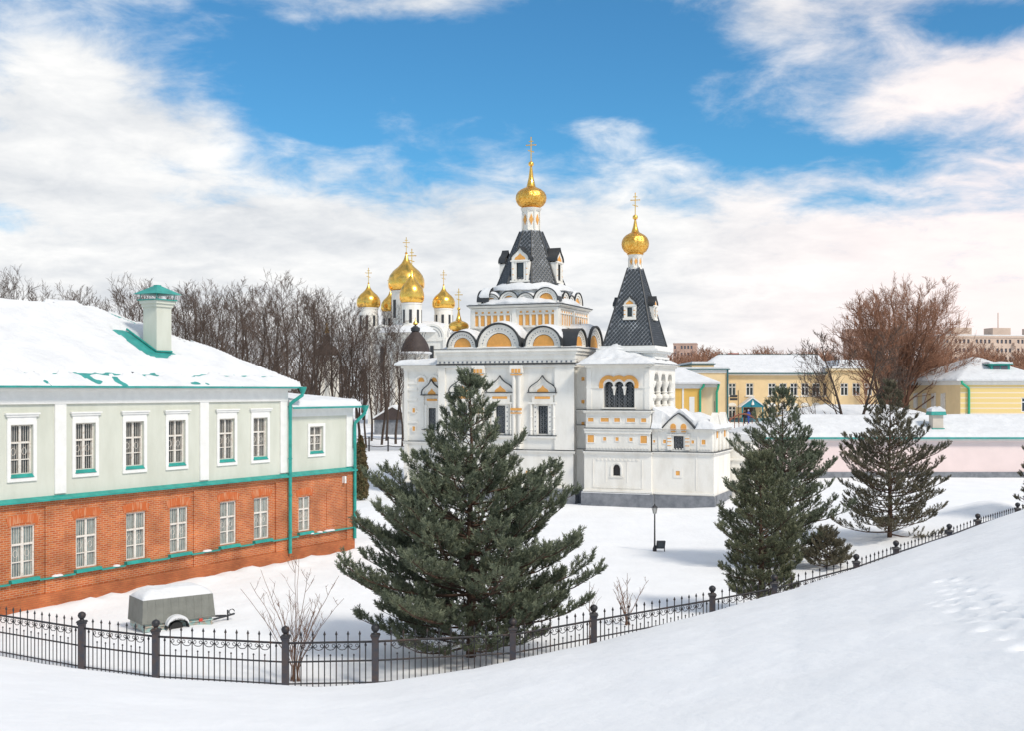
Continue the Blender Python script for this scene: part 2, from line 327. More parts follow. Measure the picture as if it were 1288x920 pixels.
def ground_z(X, Y):
    c = court(X, Y)
    if Y > 62: return c
    if X < -2 and 36 < Y < 62:      # lumpy strip of snow thrown up along the old house, with a thawed gap at the wall
        hb_ = -(X + 18.2) * .866 + (Y - 41.0) * .5
        if -2.6 < hb_ < .6:
            c += sstep(-2.4, -.9, hb_) * sstep(-.25, -.7, hb_) * (.10 + .22 * max(0, nz(X, Y, 3, 1.5)) + .10 * nz(X, Y, 6, .5)) - .10 * sstep(-.45, -.1, hb_)
    fz = float(np.interp(X, PX, PZ))
    Yf = float(np.interp(X, PX, [p[1] for p in PP]))
    c = c + (fz - c) * sstep(7.0, 0.5, Y - Yf)
    Yc = max(Y, 1.0); t = X / Yc
    de = float(np.interp(t, ET, EDd)); ze = float(np.interp(t, ET, EZ))
    s = max(0.0, Y / de)
    if s <= 1.0:
        z = 6.2 + (ze - 6.2) * s + .5 * s * (1 - s)
        z += .05 * nz(X, Y, 1, .35) * min(1, (1 - s) * 6) + (.018 * nz(X, Y * .6, 9, 1.3) + .022 * nz(X * .8 + Y * .6, (Y * .8 - X * .6) * .22, 4, 1.5)) * min(1, (1 - s) * 6)
        if 2 < X < 10 and 3 < Y < 23:
            d2 = (FOOT[:, 0] - X) ** 2 + ((FOOT[:, 1] - Y) * .7) ** 2
            z -= float(np.sum(FOOT[:, 3] * (np.exp(-d2 / FOOT[:, 2] ** 2) - .35 * np.exp(-d2 / (FOOT[:, 2] * 1.9) ** 2))))
        return z
    q = (Y - de) / 2.6
    if q >= 1: return c
    k = _drop(q); return ze * (1 - k) + c * k
def _drop(q): return q * q * (3 - 2 * q) * .45 + (1 - (1 - q) ** 2) * .55
def axis(*segs):
    out = []
    for a, b, st in segs: out += list(np.arange(a, b, st))
    return out + [segs[-1][1]]
GX = axis((-900, -200, 50), (-200, -60, 8), (-60, -28, 1.6), (-28, 3, .33), (3, 8.5, .085), (8.5, 40, .33), (40, 80, 1.6), (80, 240, 8), (240, 1000, 50))
GY = axis((-60, -4, 4), (-4, 7, .4), (7, 22, .11), (22, 26, .33), (26, 62, .33), (62, 110, 1.0), (110, 200, 4), (200, 1600, 50))
gm = MB(); gm.v = [(x, y, ground_z(x, y)) for y in GY for x in GX]; nx = len(GX)
gm.f = [(j * nx + i, j * nx + i + 1, (j + 1) * nx + i + 1, (j + 1) * nx + i) for j in range(len(GY) - 1) for i in range(nx - 1)]; gm.mi = [0] * len(gm.f)
tag(gm.build('ground', SNOW, smooth=180), kind='structure')
# cleared footpath behind, at the foot of the trees
pm = MB(); pv = []
for k in range(21):
    X = -32 + k * 1.35
    for Y in (123.0, 132.0): pv.append((X, Y, ground_z(X, Y) + .03))
pm.add(pv, [(2 * k, 2 * k + 2, 2 * k + 3, 2 * k + 1) for k in range(20)])
tag(pm.build('path', ROAD), kind='structure')

# ------------------------------------------------------------------ windows shared by the old house
def old_window(x0, x1, z0, z1, y, parent, glass, arched=False, name='window'):
    """six-light casement with inner grille, set at depth y"""
    t = .05; m = MB(); m.box(x0, x0 + t, y - .05, y + .02, z0, z1); m.box(x1 - t, x1, y - .05, y + .02, z0, z1)
    m.box(x0 + t, x1 - t, y - .05, y + .02, z0, z0 + t); m.box(x0 + t, x1 - t, y - .05, y + .02, z1 - t, z1)
    zt = z0 + (z1 - z0) * .64; xm = (x0 + x1) / 2; zm = z0 + (z1 - z0) * .30
    m.box(x0 + t, x1 - t, y - .06, y + .015, zt - .035, zt + .035); m.box(xm - .035, xm + .035, y - .055, y + .015, z0 + t, z1 - t)
    m.box(x0 + t, x1 - t, y - .04, y + .012, zm - .018, zm + .018)
    for xx in (x0 + t, xm + .035):
        m.box(xx, xx + .022, y - .05, y + .01, z0 + t, zt - .035); m.box(xx + (x1 - x0) / 2 - .107, xx + (x1 - x0) / 2 - .085, y - .05, y + .01, z0 + t, zt - .035)
    o = m.build(name, FRAMEP, parent)
    g = MB(); g.box(x0 + .01, x1 - .01, y + .03, y + .05, z0 + .01, z1 - .01); g.build('pane', glass, o)
    k = MB()     # grille of thin rods with a ring in each leaf
    for i in range(1, 10):
        if i == 5: continue
        xx = x0 + (x1 - x0) * i / 10; k.box(xx - .007, xx + .007, y + .012, y + .026, z0 + .05, z1 - .05)
    for cx_ in ((x0 + xm) / 2 + .01, (x1 + xm) / 2 - .01):
        cz = z0 + (z1 - z0) * .46; pts = [(cx_ + .10 * math.cos(a * math.pi / 5), y + .018, cz + .13 * math.sin(a * math.pi / 5)) for a in range(11)]
        k.tube(pts, .010, 4)
    k.build('grille', FRAMEP, o)
    return o
def downpipe(pts, r, parent, m=None, funnel=True):
    p = MB(); p.tube(pts, r, 8)
    for q in (0.35, .6, .85):
        a = Vector(pts[-2]).lerp(Vector(pts[-1]), q); p.lathe((a.x, a.y, a.z), [(r * 1.25, -.03), (r * 1.25, .03)], 8)
    if funnel: p.lathe(pts[0], [(r, -.2), (r * 2.1, .02), (r * 2.3, .12)], 10)
    return p.build('downpipe', m or TEAL, parent, smooth=40)

# ------------------------------------------------------------------ left house
LF = Frame(-18.2, 41.0, 60.0)
LH = thing('two_storey_house', 'long house of orange brick below and sage green plaster above with snowy teal roof', 'house', (LF.X, LF.Y, 0), LF.r)
aC = LF.A(360)            # corner of the main block
a0 = aC - 18.5; aE = LF.A(444)
ZB, ZE = 4.05, 7.5        # belt, underside of the cornice
up = [LF.A(x) for x in (27, 107, 169, 222, 285, 327)]; lo = [LF.A(x) for x in (29, 109, 171, 225, 287, 329)]
uh = [(x - .47, x + .47, 4.92, 6.76) for x in up]; lh = [(x - .50, x + .50, 1.22, 3.1) for x in lo]
au = LF.A(400); al_ = LF.A(384)
auh = [(au - .5, au + .5, 5.0, 6.25)]; alh = [(al_ - .42, al_ + .42, 1.25, 2.9)]
DEPW = 12.0
m = MB(); m.wall(a0, aC, ZB, ZE, uh); m.wall(aC, aE, ZB, 6.75, auh, d=.12)
m.add([(aC, .12, ZB), (aC, DEPW, ZB), (aC, DEPW, ZE), (aC, .12, ZE)], [(0, 1, 2, 3)]); m.add([(aC, 0, ZB), (aC, .12, ZB), (aC, .12, ZE), (aC, 0, ZE)], [(0, 1, 2, 3)])
m.add([(aE, .12, ZB), (aE, 9, ZB), (aE, 9, 6.75), (aE, .12, 6.75)], [(0, 1, 2, 3)]); m.add([(a0, 0, 0), (a0, DEPW, 0), (a0, DEPW, ZE), (a0, 0, ZE)], [(0, 1, 2, 3)])
m.add([(a0, DEPW, 0), (aC, DEPW, 0), (aC, DEPW, ZE), (a0, DEPW, ZE)], [(0, 1, 2, 3)]); m.add([(aC, 9, 0), (aE, 9, 0), (aE, 9, 6.75), (aC, 9, 6.75)], [(0, 1, 2, 3)])
m.build('upper_wall', GREENW, LH)
m = MB(); m.wall(a0, aC, .42, ZB - .14, lh); m.wall(aC, aE + .02, .42, ZB - .14, alh, d=.06)
m.add([(aC, 0, .42), (aC, .06, .42), (aC, .06, ZB), (aC, 0, ZB)], [(0, 1, 2, 3)])
m.add([(aE + .02, .06, .0), (aE + .02, 9, .0), (aE + .02, 9, ZB), (aE + .02, .06, ZB)], [(0, 1, 2, 3)])
for x in (68, 252): a = LF.A(x); m.box(a - .42, a + .42, -.06, -.002, .42, ZB - .32)
m.box(LF.A(346), aC + .0, -.06, -.002, .42, ZB - .32)
m.box(aE - .5, aE + .08, -.0, .058, .42, ZB - .14)
m.box(a0, aC + .02, -.07, -.001, ZB - .32, ZB - .14); m.box(aC + .02, aE + .08, -.01, .058, ZB - .32, ZB - .14)
ab = LF.A(420); m.box(ab - .5, ab + .45, .035, .0585, 1.3, 3.0)
m.build('brick_wall', BRICK, LH)
m = MB(); m.box(a0, aC + .1, -.1, .3, -.4, .42); m.box(aC + .1, aE + .1, -.04, .3, -.4, .42); m.box(a0, aC + .1, -.1, -.06, .42, .5); m.box(aC + .1, aE + .1, -.04, .0, .42, .5)
m.build('plinth', BRICKP, LH)
for (x0, x1, z0, z1) in lh + alh:
    m = MB()
    y = -.025 if (x0, x1, z0, z1) not in alh else .035; cx_ = (x0 + x1) / 2; hw = (x1 - x0) / 2 + .22
    n = 12; out = [(cx_ - hw + 2 * hw * i / n, z1 + .30 + .12 * (1 - ((i - n / 2) / (n / 2)) ** 2)) for i in range(n + 1)]; inn = [(cx_ - hw * .84 + 2 * hw * .84 * i / n, z1 + .0 + .10 * (1 - ((i - n / 2) / (n / 2)) ** 2)) for i in range(n + 1)]
    m.strip(out, inn, y + .012, y + .024); m.build('arched_header', BRICKH, LH)
m = MB()      # belt flashing between the storeys
for (x0, x1, y) in ((a0, aC + .05, -.0), (aC + .05, aE + .14, .06)):
    m.add([(x0, y - .24, ZB - .13), (x1, y - .24, ZB - .13), (x1, y - .24, ZB - .07), (x0, y - .24, ZB - .07), (x0, y + .12, ZB + .10), (x1, y + .12, ZB + .10), (x1, y + .12, ZB - .13), (x0, y + .12, ZB - .13)],
          [(0, 1, 2, 3), (3, 2, 5, 4), (1, 6, 5, 2), (0, 3, 4, 7), (0, 7, 6, 1)])
m.box(aE + .14, aE + .16, -.18, 9, ZB - .13, ZB - .04); m.build('belt_flashing', TEAL, LH)
m = MB()      # sill ledge that steps down between the windows
cur = a0
for (x0, x1, z0, z1) in lh:
    m.box(cur, x0 - .12, -.14, -.0, 1.02, 1.08); m.frus(x0 - .1, x1 + .1, -.2, .2, 1.07, x0 - .1, x1 + .1, -.16, .2, 1.19); cur = x1 + .12
m.box(cur, aC + .1, -.14, 0, 1.02, 1.08)
m.frus(alh[0][0] - .1, alh[0][1] + .1, -.14, .26, 1.10, alh[0][0] - .1, alh[0][1] + .1, -.1, .26, 1.22); m.box(aC + .1, alh[0][0] - .12, -.08, .06, 1.02, 1.08); m.box(alh[0][1] + .12, aE + .12, -.08, .06, 1.02, 1.08)
m.build('sill_ledge', TEAL, LH)
for p in (0, 1):
    for i in range(7):
        m = MB()
        x = _r.uniform(aC + 1.2, aE - .2) if p else _r.choice([(h[1] + h2[0]) / 2 for h, h2 in zip(lh, lh[1:])]) + _r.uniform(-.2, .2)
        m.lathe((x, -.08 if not p else -.03, 1.08), [(.05, -.01), (.16, .0), (.12, .05), (.03, .07)], 8); m.build('ledge_snow', SNOWR, LH, smooth=60)
def pil(x, w_, z0, z1, y=0.0):
    q = MB(); q.box(x - w_, x + w_, y - .07, y - .002, z0, z1); return q.build('pilaster', WHITE2, LH)
for x in (75, 256): pil(LF.A(x), .25, ZB + .1, ZE)
pil(aC - .22, .24, ZB + .1, ZE); pil(aE - .2, .24, ZB + .1, 6.75, .12)
m = MB(); m.box(a0, aC + .03, -.09, .0, ZE, 7.98); m.box(a0, aC + .12, -.2, .02, 7.98, 8.06); m.box(a0, aC + .3, -.42, .02, 8.06, 8.14)
m.box(aC + .002, aC + .09, 0, DEPW, ZE, 7.98); m.box(aC, aC + .3, 0.02, DEPW + .3, 8.06, 8.14)
m.box(aC + .09, aE + .04, .03, .12, 6.75, 7.12); m.box(aC + .09, aE + .24, -.16, .14, 7.12, 7.2); m.box(aE + .002, aE + .05, .12, 9, 6.75, 7.12); m.box(aE, aE + .3, .14, 9.2, 7.12, 7.2)
m.build('cornice', WHITE2, LH)
for i, (x0, x1, z0, z1) in enumerate(uh + auh):
    y = 0 if i < 6 else .12; m = MB(); t = .15
    m.box(x0 - t, x0, y - .05, y - .002, z0 - .08, z1 + t); m.box(x1, x1 + t, y - .05, y - .002, z0 - .08, z1 + t); m.box(x0, x1, y - .05, y - .002, z1, z1 + t); m.box(x0 - t, x1 + t, y - .06, y - .002, z0 - .22, z0 - .08)
    if i < 6:
        m.box(x0 - t + .02, x1 + t - .02, y - .045, y - .002, z1 + t, z1 + .29); m.box(x0 - .2, x1 + .2, y - .09, y - .002, z1 + .29, z1 + .37); m.box(x0 - .25, x1 + .25, y - .13, y - .002, z1 + .37, z1 + .43)
    m.build('window_surround', WHITE2, LH)
    wd = old_window(x0, x1, z0 + .03, z1, y + .14, LH, GLASS)
    s = MB(); s.frus(x0 - .02, x1 + .02, y - .09, y + .1, z0 - .07, x0 + .003, x1 - .003, y + .02, y + .1, z0 + .05); s.build('window_sill', TEAL, wd)
for i, (x0, x1, z0, z1) in enumerate(lh + alh): old_window(x0, x1, z0, z1, .10 if i < 6 else .16, LH, GLASSC)
# roof: teal hip with snow lying on it
EZh, OV, SL = 8.16, .55, .555
rx0, rx1, ry0, ry1 = a0 - .5, aC + .55, -OV, DEPW + OV
def roofz(x, y): return EZh + SL * max(0, min(x - rx0, rx1 - x, y - ry0, ry1 - y))
ridz = EZh + SL * (DEPW + 2 * OV) / 2; hw = (DEPW + 2 * OV) / 2
m = MB(); m.add([(rx0, ry0, EZh), (rx1, ry0, EZh), (rx1, ry1, EZh), (rx0, ry1, EZh), (rx0 + hw, DEPW / 2, ridz), (rx1 - hw, DEPW / 2, ridz)], [(0, 1, 5, 4), (1, 2, 5), (2, 3, 4, 5), (3, 0, 4), (3, 2, 1, 0)])
m.box(rx0, rx1, ry0 - .03, ry0, EZh - .06, EZh + .015); m.box(rx1, rx1 + .03, ry0, ry1, EZh - .06, EZh + .015)
roof = m.build('roof', TEALD, LH)
# chimney place: where the photo's foot of the chimney meets the front slope
def on_slope(px, py):
    best = None
    for k in range(400):
        b = k * .02
        a = LF.A(px, b); e = abs(LF.Z(py, a, b) - roofz(a, b))
        if best is None or e < best[0]: best = (e, a, b)
    return best[1], best[2]
cha, chb = on_slope(197, 443); cs_ = .55
def snow_t(x, y):
    e = min(x - rx0, rx1 - x, y - ry0, ry1 - y); f = y - ry0
    t = .20 + .09 * nz(x, y, 2, .35) + .04 * nz(x, y, 7, 1.6)
    if f == e:
        band = f + .18 * nz(x, 0, 4, .7) + .07 * nz(x, 0, 8, 2.6)
        n_ = nz(x, y * 1.6, 11, .9) + .5 * nz(x, y, 3, 2.6)
        if band < .80: t = .125 + .17 * n_ - (.07 if LF_lo < x < LF_hi else .0) - (.03 if x > LF_hi else 0)
        elif band < .93: t = -.03 if nz(x, 0, 21, .55) > -.12 and x > LF_lo else .1
        else: t = t * sstep(.9, 1.15, band)
    t *= sstep(-.02, .12, e)
    # slid strip beside the chimney foot and the bare ridge
    q1 = max(abs(x - cha + .45) - .12, 0) / .5; q2 = max(abs(y - chb - .55) - .85, 0) / .45; q3 = max(abs(x - cha - .2) - .5, 0) / .3; q4 = abs(y - chb + .12) / .38
    k = min(q1 * q1 + q2 * q2, q3 * q3 + q4 * q4) + .35 * nz(x * 1.3 + y * .4, y, 4, 1.6)
    if k < 1.3: t = min(t, -.05 + .3 * max(0, k - .75))
    if -.35 < x - cha < .2 + cs_ * 1.6 and 0 < y - chb < 2: t = min(t, .10)
    rd = roofz(x, y)
    if abs(y - DEPW / 2) < .22 and nz(x, y, 31, .6) > -.05: t = min(t, -.02)
    if y > DEPW / 2: return t
    # bare hip edge on the upper right hip
    if -.15 < (rx1 - x) - (y - ry0) < .55 + .5 * nz(x, y, 15, .9) and 3.4 < y - ry0 < 6.4 and nz(x, y, 15, 1.1) > -.2: t = -.03
    return t
LF_lo, LF_hi = LF.A(32), LF.A(170)
m = MB(); m.field(rx0 + .01, rx1 - .01, ry0 + .01, ry1 - .01, .105, lambda x, y: roofz(x, y) + snow_t(x, y), lambda x, y: EZh - .01)
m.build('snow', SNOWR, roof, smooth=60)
# low wing roof
ex0, ex1, ey0, ey1, EZ2 = aC + .1, aE + .5, -.35, 9.4, 7.2
m = MB(); m.add([(ex0, ey0, EZ2), (ex1, ey0, EZ2), (ex1, ey1, EZ2), (ex0, ey1, EZ2), (ex0, 4.5, EZ2 + .75), (ex1 - 2.4, 4.5, EZ2 + .75)], [(0, 1, 5, 4), (1, 2, 5), (2, 3, 4, 5), (3, 2, 1, 0), (3, 0, 4)])
m.box(ex0, ex1, ey0 - .03, ey0, EZ2 - .07, EZ2 + .02); m.box(ex1, ex1 + .03, ey0, ey1, EZ2 - .07, EZ2 + .02)
r2 = m.build('wing_roof', TEALD, LH)
m = MB(); m.field(ex0 + .01, ex1 - .03, ey0 + .02, ey1 - .02, .14, lambda x, y: EZ2 + .16 * min(4.2, min(ex1 - x, y - ey0, ey1 - y)) + (.30 + .05 * nz(x, y, 3, .8)) * sstep(-.04, .30, min(ex1 - x, y - ey0 + .05 * nz(x, 1, 2, 2))), lambda x, y: EZ2 + .01)
m.build('snow', SNOWR, r2, smooth=60)
# chimney
zb = roofz(cha, chb) - .6; zt_ = LF.Z(377, cha, chb); chq = cha + cs_ * 1.55
m = MB(); m.box(cha, chq, chb, chb + cs_ * 1.5, zb, zt_ - .28); m.box(cha - .06, chq + .06, chb - .06, chb + cs_ * 1.5 + .06, zt_ - .28, zt_ - .14); m.box(cha - .12, chq + .12, chb - .12, chb + cs_ * 1.5 + .12, zt_ - .14, zt_)
ch = m.build('chimney', GREENW, LH)
cx_, cy_ = cha + cs_ * .775, chb + cs_ * .75
m = MB(); m.box(cx_ - .60, cx_ + .60, cy_ - .60, cy_ + .60, zt_ + .002, zt_ + .05)
for sx in (-1, 1):
    for sy in (-1, 1): m.tube([(cx_ + sx * .5, cy_ + sy * .5, zt_ + .04), (cx_ + sx * .5, cy_ + sy * .5, zt_ + .34)], .02, 5)
m.frus(cx_ - .74, cx_ + .74, cy_ - .74, cy_ + .74, zt_ + .28, cx_ - .12, cx_ + .12, cy_ - .12, cy_ + .12, zt_ + .66)
m.box(cx_ - .12, cx_ + .12, cy_ - .12, cy_ + .12, zt_ + .66, zt_ + .70); m.build('chimney_cap', TEAL, ch)
m = MB(); m.tube([(chq, chb - .04, roofz(chq, chb) + .05), (cha - .03, chb - .04, roofz(cha, chb) + .05), (cha - .04, chb + .95, roofz(cha, chb + .95) + .06), (cha - .15, chb + 1.7, roofz(cha, chb + 1.7) + .12)], .045, 6)
print('chimney', cha, chb)
m.build('flashing', TEAL, ch)
# downpipes with their kinked tops
downpipe([(aC + .45, -.62, 8.05), (aC + .42, -.62, 7.78), (aC + .05, -.22, 7.38), (aC + .05, -.2, 7.2), (aC + .05, -.2, .35)], .085, LH)
downpipe([(aE + .42, -.45, 7.12), (aE + .4, -.45, 6.85), (aE + .02, -.12, 6.35), (aE + .02, -.1, 6.1), (aE + .02, -.1, .5)], .085, LH)
m = MB(); x = aE - .75; m.box(x - .06, x + .06, -.12, .06, 3.35, 3.7); m.tube([(x, -.1, 3.52), (x - .25, -.3, 3.5)], .03, 5); m.build('wall_lamp', WHITE2, LH)
# ------------------------------------------------------------------ white church with two tented towers
CF = Frame(4.84, 80.6, -22.0)
CHU = thing('tented_church', 'white church with ochre inlays, two dark tented towers and small gilded domes', 'church', (CF.X, CF.Y, 0), CF.r)
WM = [WHITE, OCHRE, DARK, GREY]
def front(b): return lambda s, d, z: (s, b + d, z)
def side(a): return lambda s, d, z: (a - d, s, z)
def rotf(ca, cb, ang, dist):      # facade whose outward normal points at angle ang (0 = front, -b)
    c, s_ = math.cos(ang), math.sin(ang)
    return lambda s, d, z: (ca + s * c + (dist - d) * s_, cb + s * s_ - (dist - d) * c, z)
def inlay(m, s, z, w_, h, y=0., fr=.06):
    m.m = 0
    for q in ((s - w_ / 2 - fr, s - w_ / 2, z - h / 2 - fr, z + h / 2 + fr), (s + w_ / 2, s + w_ / 2 + fr, z - h / 2 - fr, z + h / 2 + fr), (s - w_ / 2, s + w_ / 2, z - h / 2 - fr, z - h / 2), (s - w_ / 2, s + w_ / 2, z + h / 2, z + h / 2 + fr)):
        m.box(q[0], q[1], y - .035, y - .002, q[2], q[3])
    m.m = 1; m.box(s - w_ / 2, s + w_ / 2, y - .012, y - .003, z - h / 2, z + h / 2); m.m = 0
def ledge(m, s0, s1, z, out=.16, y=0., dark=True, h=.2):
    m.m = 0; m.box(s0, s1, y - out * .5, y - .001, z - h, z - h * .45); m.box(s0, s1, y - out, y - .001, z - h * .45, z)
    if dark: m.m = 2; m.frus(s0, s1, y - out - .02, y - .002, z + .001, s0, s1, y - .03, y - .002, z + .05)
    m.m = 0
def dentils(m, s0, s1, z, p, w_, h, y=0., out=.05, mi=0):
    n = int((s1 - s0) / p); m.m = mi
    for i in range(n):
        c = s0 + (s1 - s0) * (i + .5) / n; m.box(c - w_ / 2, c + w_ / 2, y - out, y - .002, z - h / 2, z + h / 2)
    m.m = 0
def ogee(cx_, z0, hw, h, n=10):
    pts = []
    for i in range(n + 1):
        t = i / n
        if t < .6: a = t / .6 * math.pi * .42; x = -hw * math.cos(a) * 1.0; z = h * .60 * math.sin(a) / math.sin(math.pi * .42)
        else: q = (t - .6) / .4; x0 = -hw * math.cos(math.pi * .42); x = x0 * (1 - q) - hw * .35 * q * (1 - q) * 0; z = h * (.60 + .40 * q ** 1.35); 
        if t >= .6: x = -hw * math.cos(math.pi * .42) * (1 - q) ** .85
        pts.append((cx_ + x, z0 + z))
    # widen the shoulder so that the outline sweeps in to its point
    return pts + [(2 * cx_ - p[0], p[1]) for p in reversed(pts[:-1])]
def ogee2(cx_, z0, hw, h):
    prof = [(1, 0), (1.02, .10), (.98, .22), (.88, .34), (.72, .45), (.52, .55), (.34, .65), (.19, .77), (.08, .89), (0, 1)]
    l = [(cx_ - hw * a, z0 + h * b) for a, b in prof]
    return l + [(2 * cx_ - p[0], p[1]) for p in reversed(l[:-1])]
def scalepts(pts, cx_, z0, k): return [(cx_ + (p[0] - cx_) * k, z0 + (p[1] - z0) * k) for p in pts]
def church_window(tf, s, z0, z1, w_, y, parent, lattice=True, name='window'):
    m = MB(tf); m.box(s - w_ / 2 + .002, s - w_ / 2 + .04, y - .03, y + .02, z0, z1); m.box(s + w_ / 2 - .04, s + w_ / 2 - .002, y - .03, y + .02, z0, z1); m.box(s - w_ / 2 + .04, s + w_ / 2 - .04, y - .03, y + .02, z1 - .05, z1); m.box(s - w_ / 2 + .04, s + w_ / 2 - .04, y - .03, y + .02, z0, z0 + .05)
    o = m.build(name, DARK, parent)
    g = MB(tf); g.box(s - w_ / 2, s + w_ / 2, y + .03, y + .06, z0, z1); g.build('pane', GLASS, o)
    if lattice:
        k = MB(tf); n = max(3, int((z1 - z0) / .26))
        for i in range(n):
            zz = z0 + (z1 - z0) * (i + .5) / n
            k.tube([(s + w_ * .30 * math.cos(a * math.pi / 4), y + .005, zz + (z1 - z0) / n * .42 * math.sin(a * math.pi / 4)) for a in range(9)], .017, 4)
        for q in (-.34, 0, .34): k.box(s + w_ * q - .012, s + w_ * q + .012, y - .002, y + .02, z0, z1)
        k.build('grille', GREY, o)
    return o
def kokoshnik(tf, s, z0, Rr, depth, parent, snow=True, rings=3):
    n = 20; arc = lambda r, e=0.0: [(s - r * math.cos(math.pi * i / n), z0 + r * math.sin(math.pi * i / n) + e) for i in range(n + 1)]
    m = MB(tf); 
    rr = Rr * .95
    for k in range(rings):
        r1 = rr - (Rr * .36) / rings; m.strip(arc(rr), arc(r1), .03 + k * .05, .20 + k * .05); rr = r1
    m.m = 1; m.prism([(s - Rr * .56, z0)] + arc(Rr * .56)[1:-1] + [(s + Rr * .56, z0)], .16, .25); m.m = 0
    for i in range(1, 16):       # ring of small ribs
        a = math.pi * i / 16; r = Rr * .77; m.m = 3; m.box(s - r * math.cos(a) - .035, s - r * math.cos(a) + .035, .065, .079, z0 + r * math.sin(a) - .035, z0 + r * math.sin(a) + .035)
    m.m = 0; m.box(s - Rr, s + Rr, .02, .3, z0 - .12, z0)
    o = m.build('kokoshnik', WM, parent)
    d = MB(tf); d.strip(arc(Rr * 1.035), arc(Rr * (.972 if Rr > 1.0 else .985)), -.10 if Rr > 1.0 else -.04, depth); d.build('hood', DARK, o, smooth=50)
    if snow:
        q = MB(tf); N2 = 14; vs = []; fs = []; K = 9
        for j in range(K):
            y = .10 + (depth - .1) * j / (K - 1)
            for i in range(N2 + 1):
                a = math.pi * (.10 + .80 * i / N2); th = (.03 + .14 * math.sin(a)) * (min(1, j * .7) if j < 2 else 1) + .03 * nz(s + i * .4, y, z0, 1.5)
                r = Rr * 1.035 + th if 0 < i < N2 else Rr * 1.02
                vs.append((s - r * math.cos(a), y, z0 + r * math.sin(a)))
        for j in range(K - 1):
            for i in range(N2): fs.append((j * (N2 + 1) + i, j * (N2 + 1) + i + 1, (j + 1) * (N2 + 1) + i + 1, (j + 1) * (N2 + 1) + i))
        q.add(vs, fs); q.build('snow', SNOWR, o, smooth=60)
    return o
def cross(m, c, h, ang=0.0):
    x, y, z = c; r = max(.022, h * .022)
    f = lambda s, zz: (x + s * math.cos(ang), y + s * math.sin(ang), z + zz)
    m.tube([f(0, 0), f(0, h)], r, 6); m.tube([f(-h * .2, h * .68), f(h * .2, h * .68)], r, 6); m.tube([f(-h * .1, h * .83), f(h * .1, h * .83)], r * .9, 6)
    m.tube([f(-h * .13, h * .46), f(h * .13, h * .38)], r * .9, 6)
    for p in (f(0, h), f(-h * .2, h * .68), f(h * .2, h * .68)): m.lathe((p[0], p[1], p[2] - r * 1.6), [(0.001, 0), (r * 1.6, r * 1.6), (.001, r * 3.2)], 8)
def onion(parent, c, r, h, cone_h, ball, cross_h, matd=None, lobes=16, name='onion_dome', ang=0.0, neck=.56):
    P = [(neck, 0), (neck + .04, .03), (neck + .02, .06), (.80, .16), (.95, .32), (1.0, .48), (.97, .62), (.86, .76), (.68, .87), (.45, .95), (.30, 1.0)]
    m = MB(); m.lathe(c, [(a * r, b * h) for a, b in P], 48, lobes=lobes, amp=.035); o = m.build(name, matd or GOLD, parent, smooth=35)
    m = MB(); m.lathe((c[0], c[1], c[2] + h * .985), [(r * .36, 0), (r * .30, .04 * cone_h), (r * .17, cone_h * .45), (r * .10, cone_h * .85), (r * .08, cone_h)], 16)
    z = c[2] + h + cone_h; m.lathe((c[0], c[1], z - .02), [(.02, 0), (ball * .8, ball * .3), (ball, ball * .9), (ball * .8, ball * 1.5), (.05, ball * 1.9)], 16)
    m.build('spire', GOLD, o, smooth=40)
    m = MB(); cross(m, (c[0], c[1], z + ball * 1.8), cross_h, ang); m.build('cross', GOLD, o)
    return o
def tent(parent, ca, cb, h0, h1, z0, z1, n, rot=0.0, tile=.34):
    """pyramid with raised diamond tiles; h0,h1 are apothems"""
    m = MB(); k = math.tan(math.pi / n); H = z1 - z0; sl = math.hypot(H, h0 - h1); ridges = MB(); til = MB()
    for i in range(n):
        ang = rot + 2 * math.pi * i / n; c, s_ = math.cos(ang), math.sin(ang)
        def P(s, t, o=0.0):      # s across, t 0..1 up the slope, o outward
            ap = h0 + (h1 - h0) * t; no = H / sl * o; zo = (h0 - h1) / sl * o
            return (ca + s * c + (ap + no) * s_, cb + s * s_ - (ap + no) * c, z0 + H * t + zo)
        m.add([P(-h0 * k, 0), P(h0 * k, 0), P(h1 * k, 1), P(-h1 * k, 1)], [(0, 1, 2, 3)])
        rows = int(sl / (tile * .5)); 
        for r in range(rows):
            t = (r + .5) * tile * .5 / sl; hwid = (h0 + (h1 - h0) * t) * k
            off = 0 if r % 2 else tile * .42
            q = -12
            for q in range(-12, 13):
                s = q * tile * .84 + off
                if abs(s) > hwid - tile * .16 or t > .985: continue
                w_ = tile * .345; hh = tile * .40 / sl
                ww = min(w_, hwid - abs(s) + .02)
                til.add([P(s - ww, t, .015), P(s, t - hh, .05), P(s + ww, t, .015), P(s, t + hh, .015), P(s, t, .04)], [(0, 1, 4), (1, 2, 4), (2, 3, 4), (3, 0, 4)])
        ridges.tube([P(h0 * k, -.005, .02), P(h1 * k, 1, .02)], [.075, .05], 6)
    m.add([(ca, cb, z1)], []); o = m.build('tent_roof', SCALEB, parent)
    til.build('tiles', SCALE, o); ridges.build('ridges', DARK, o, smooth=40)
    return o
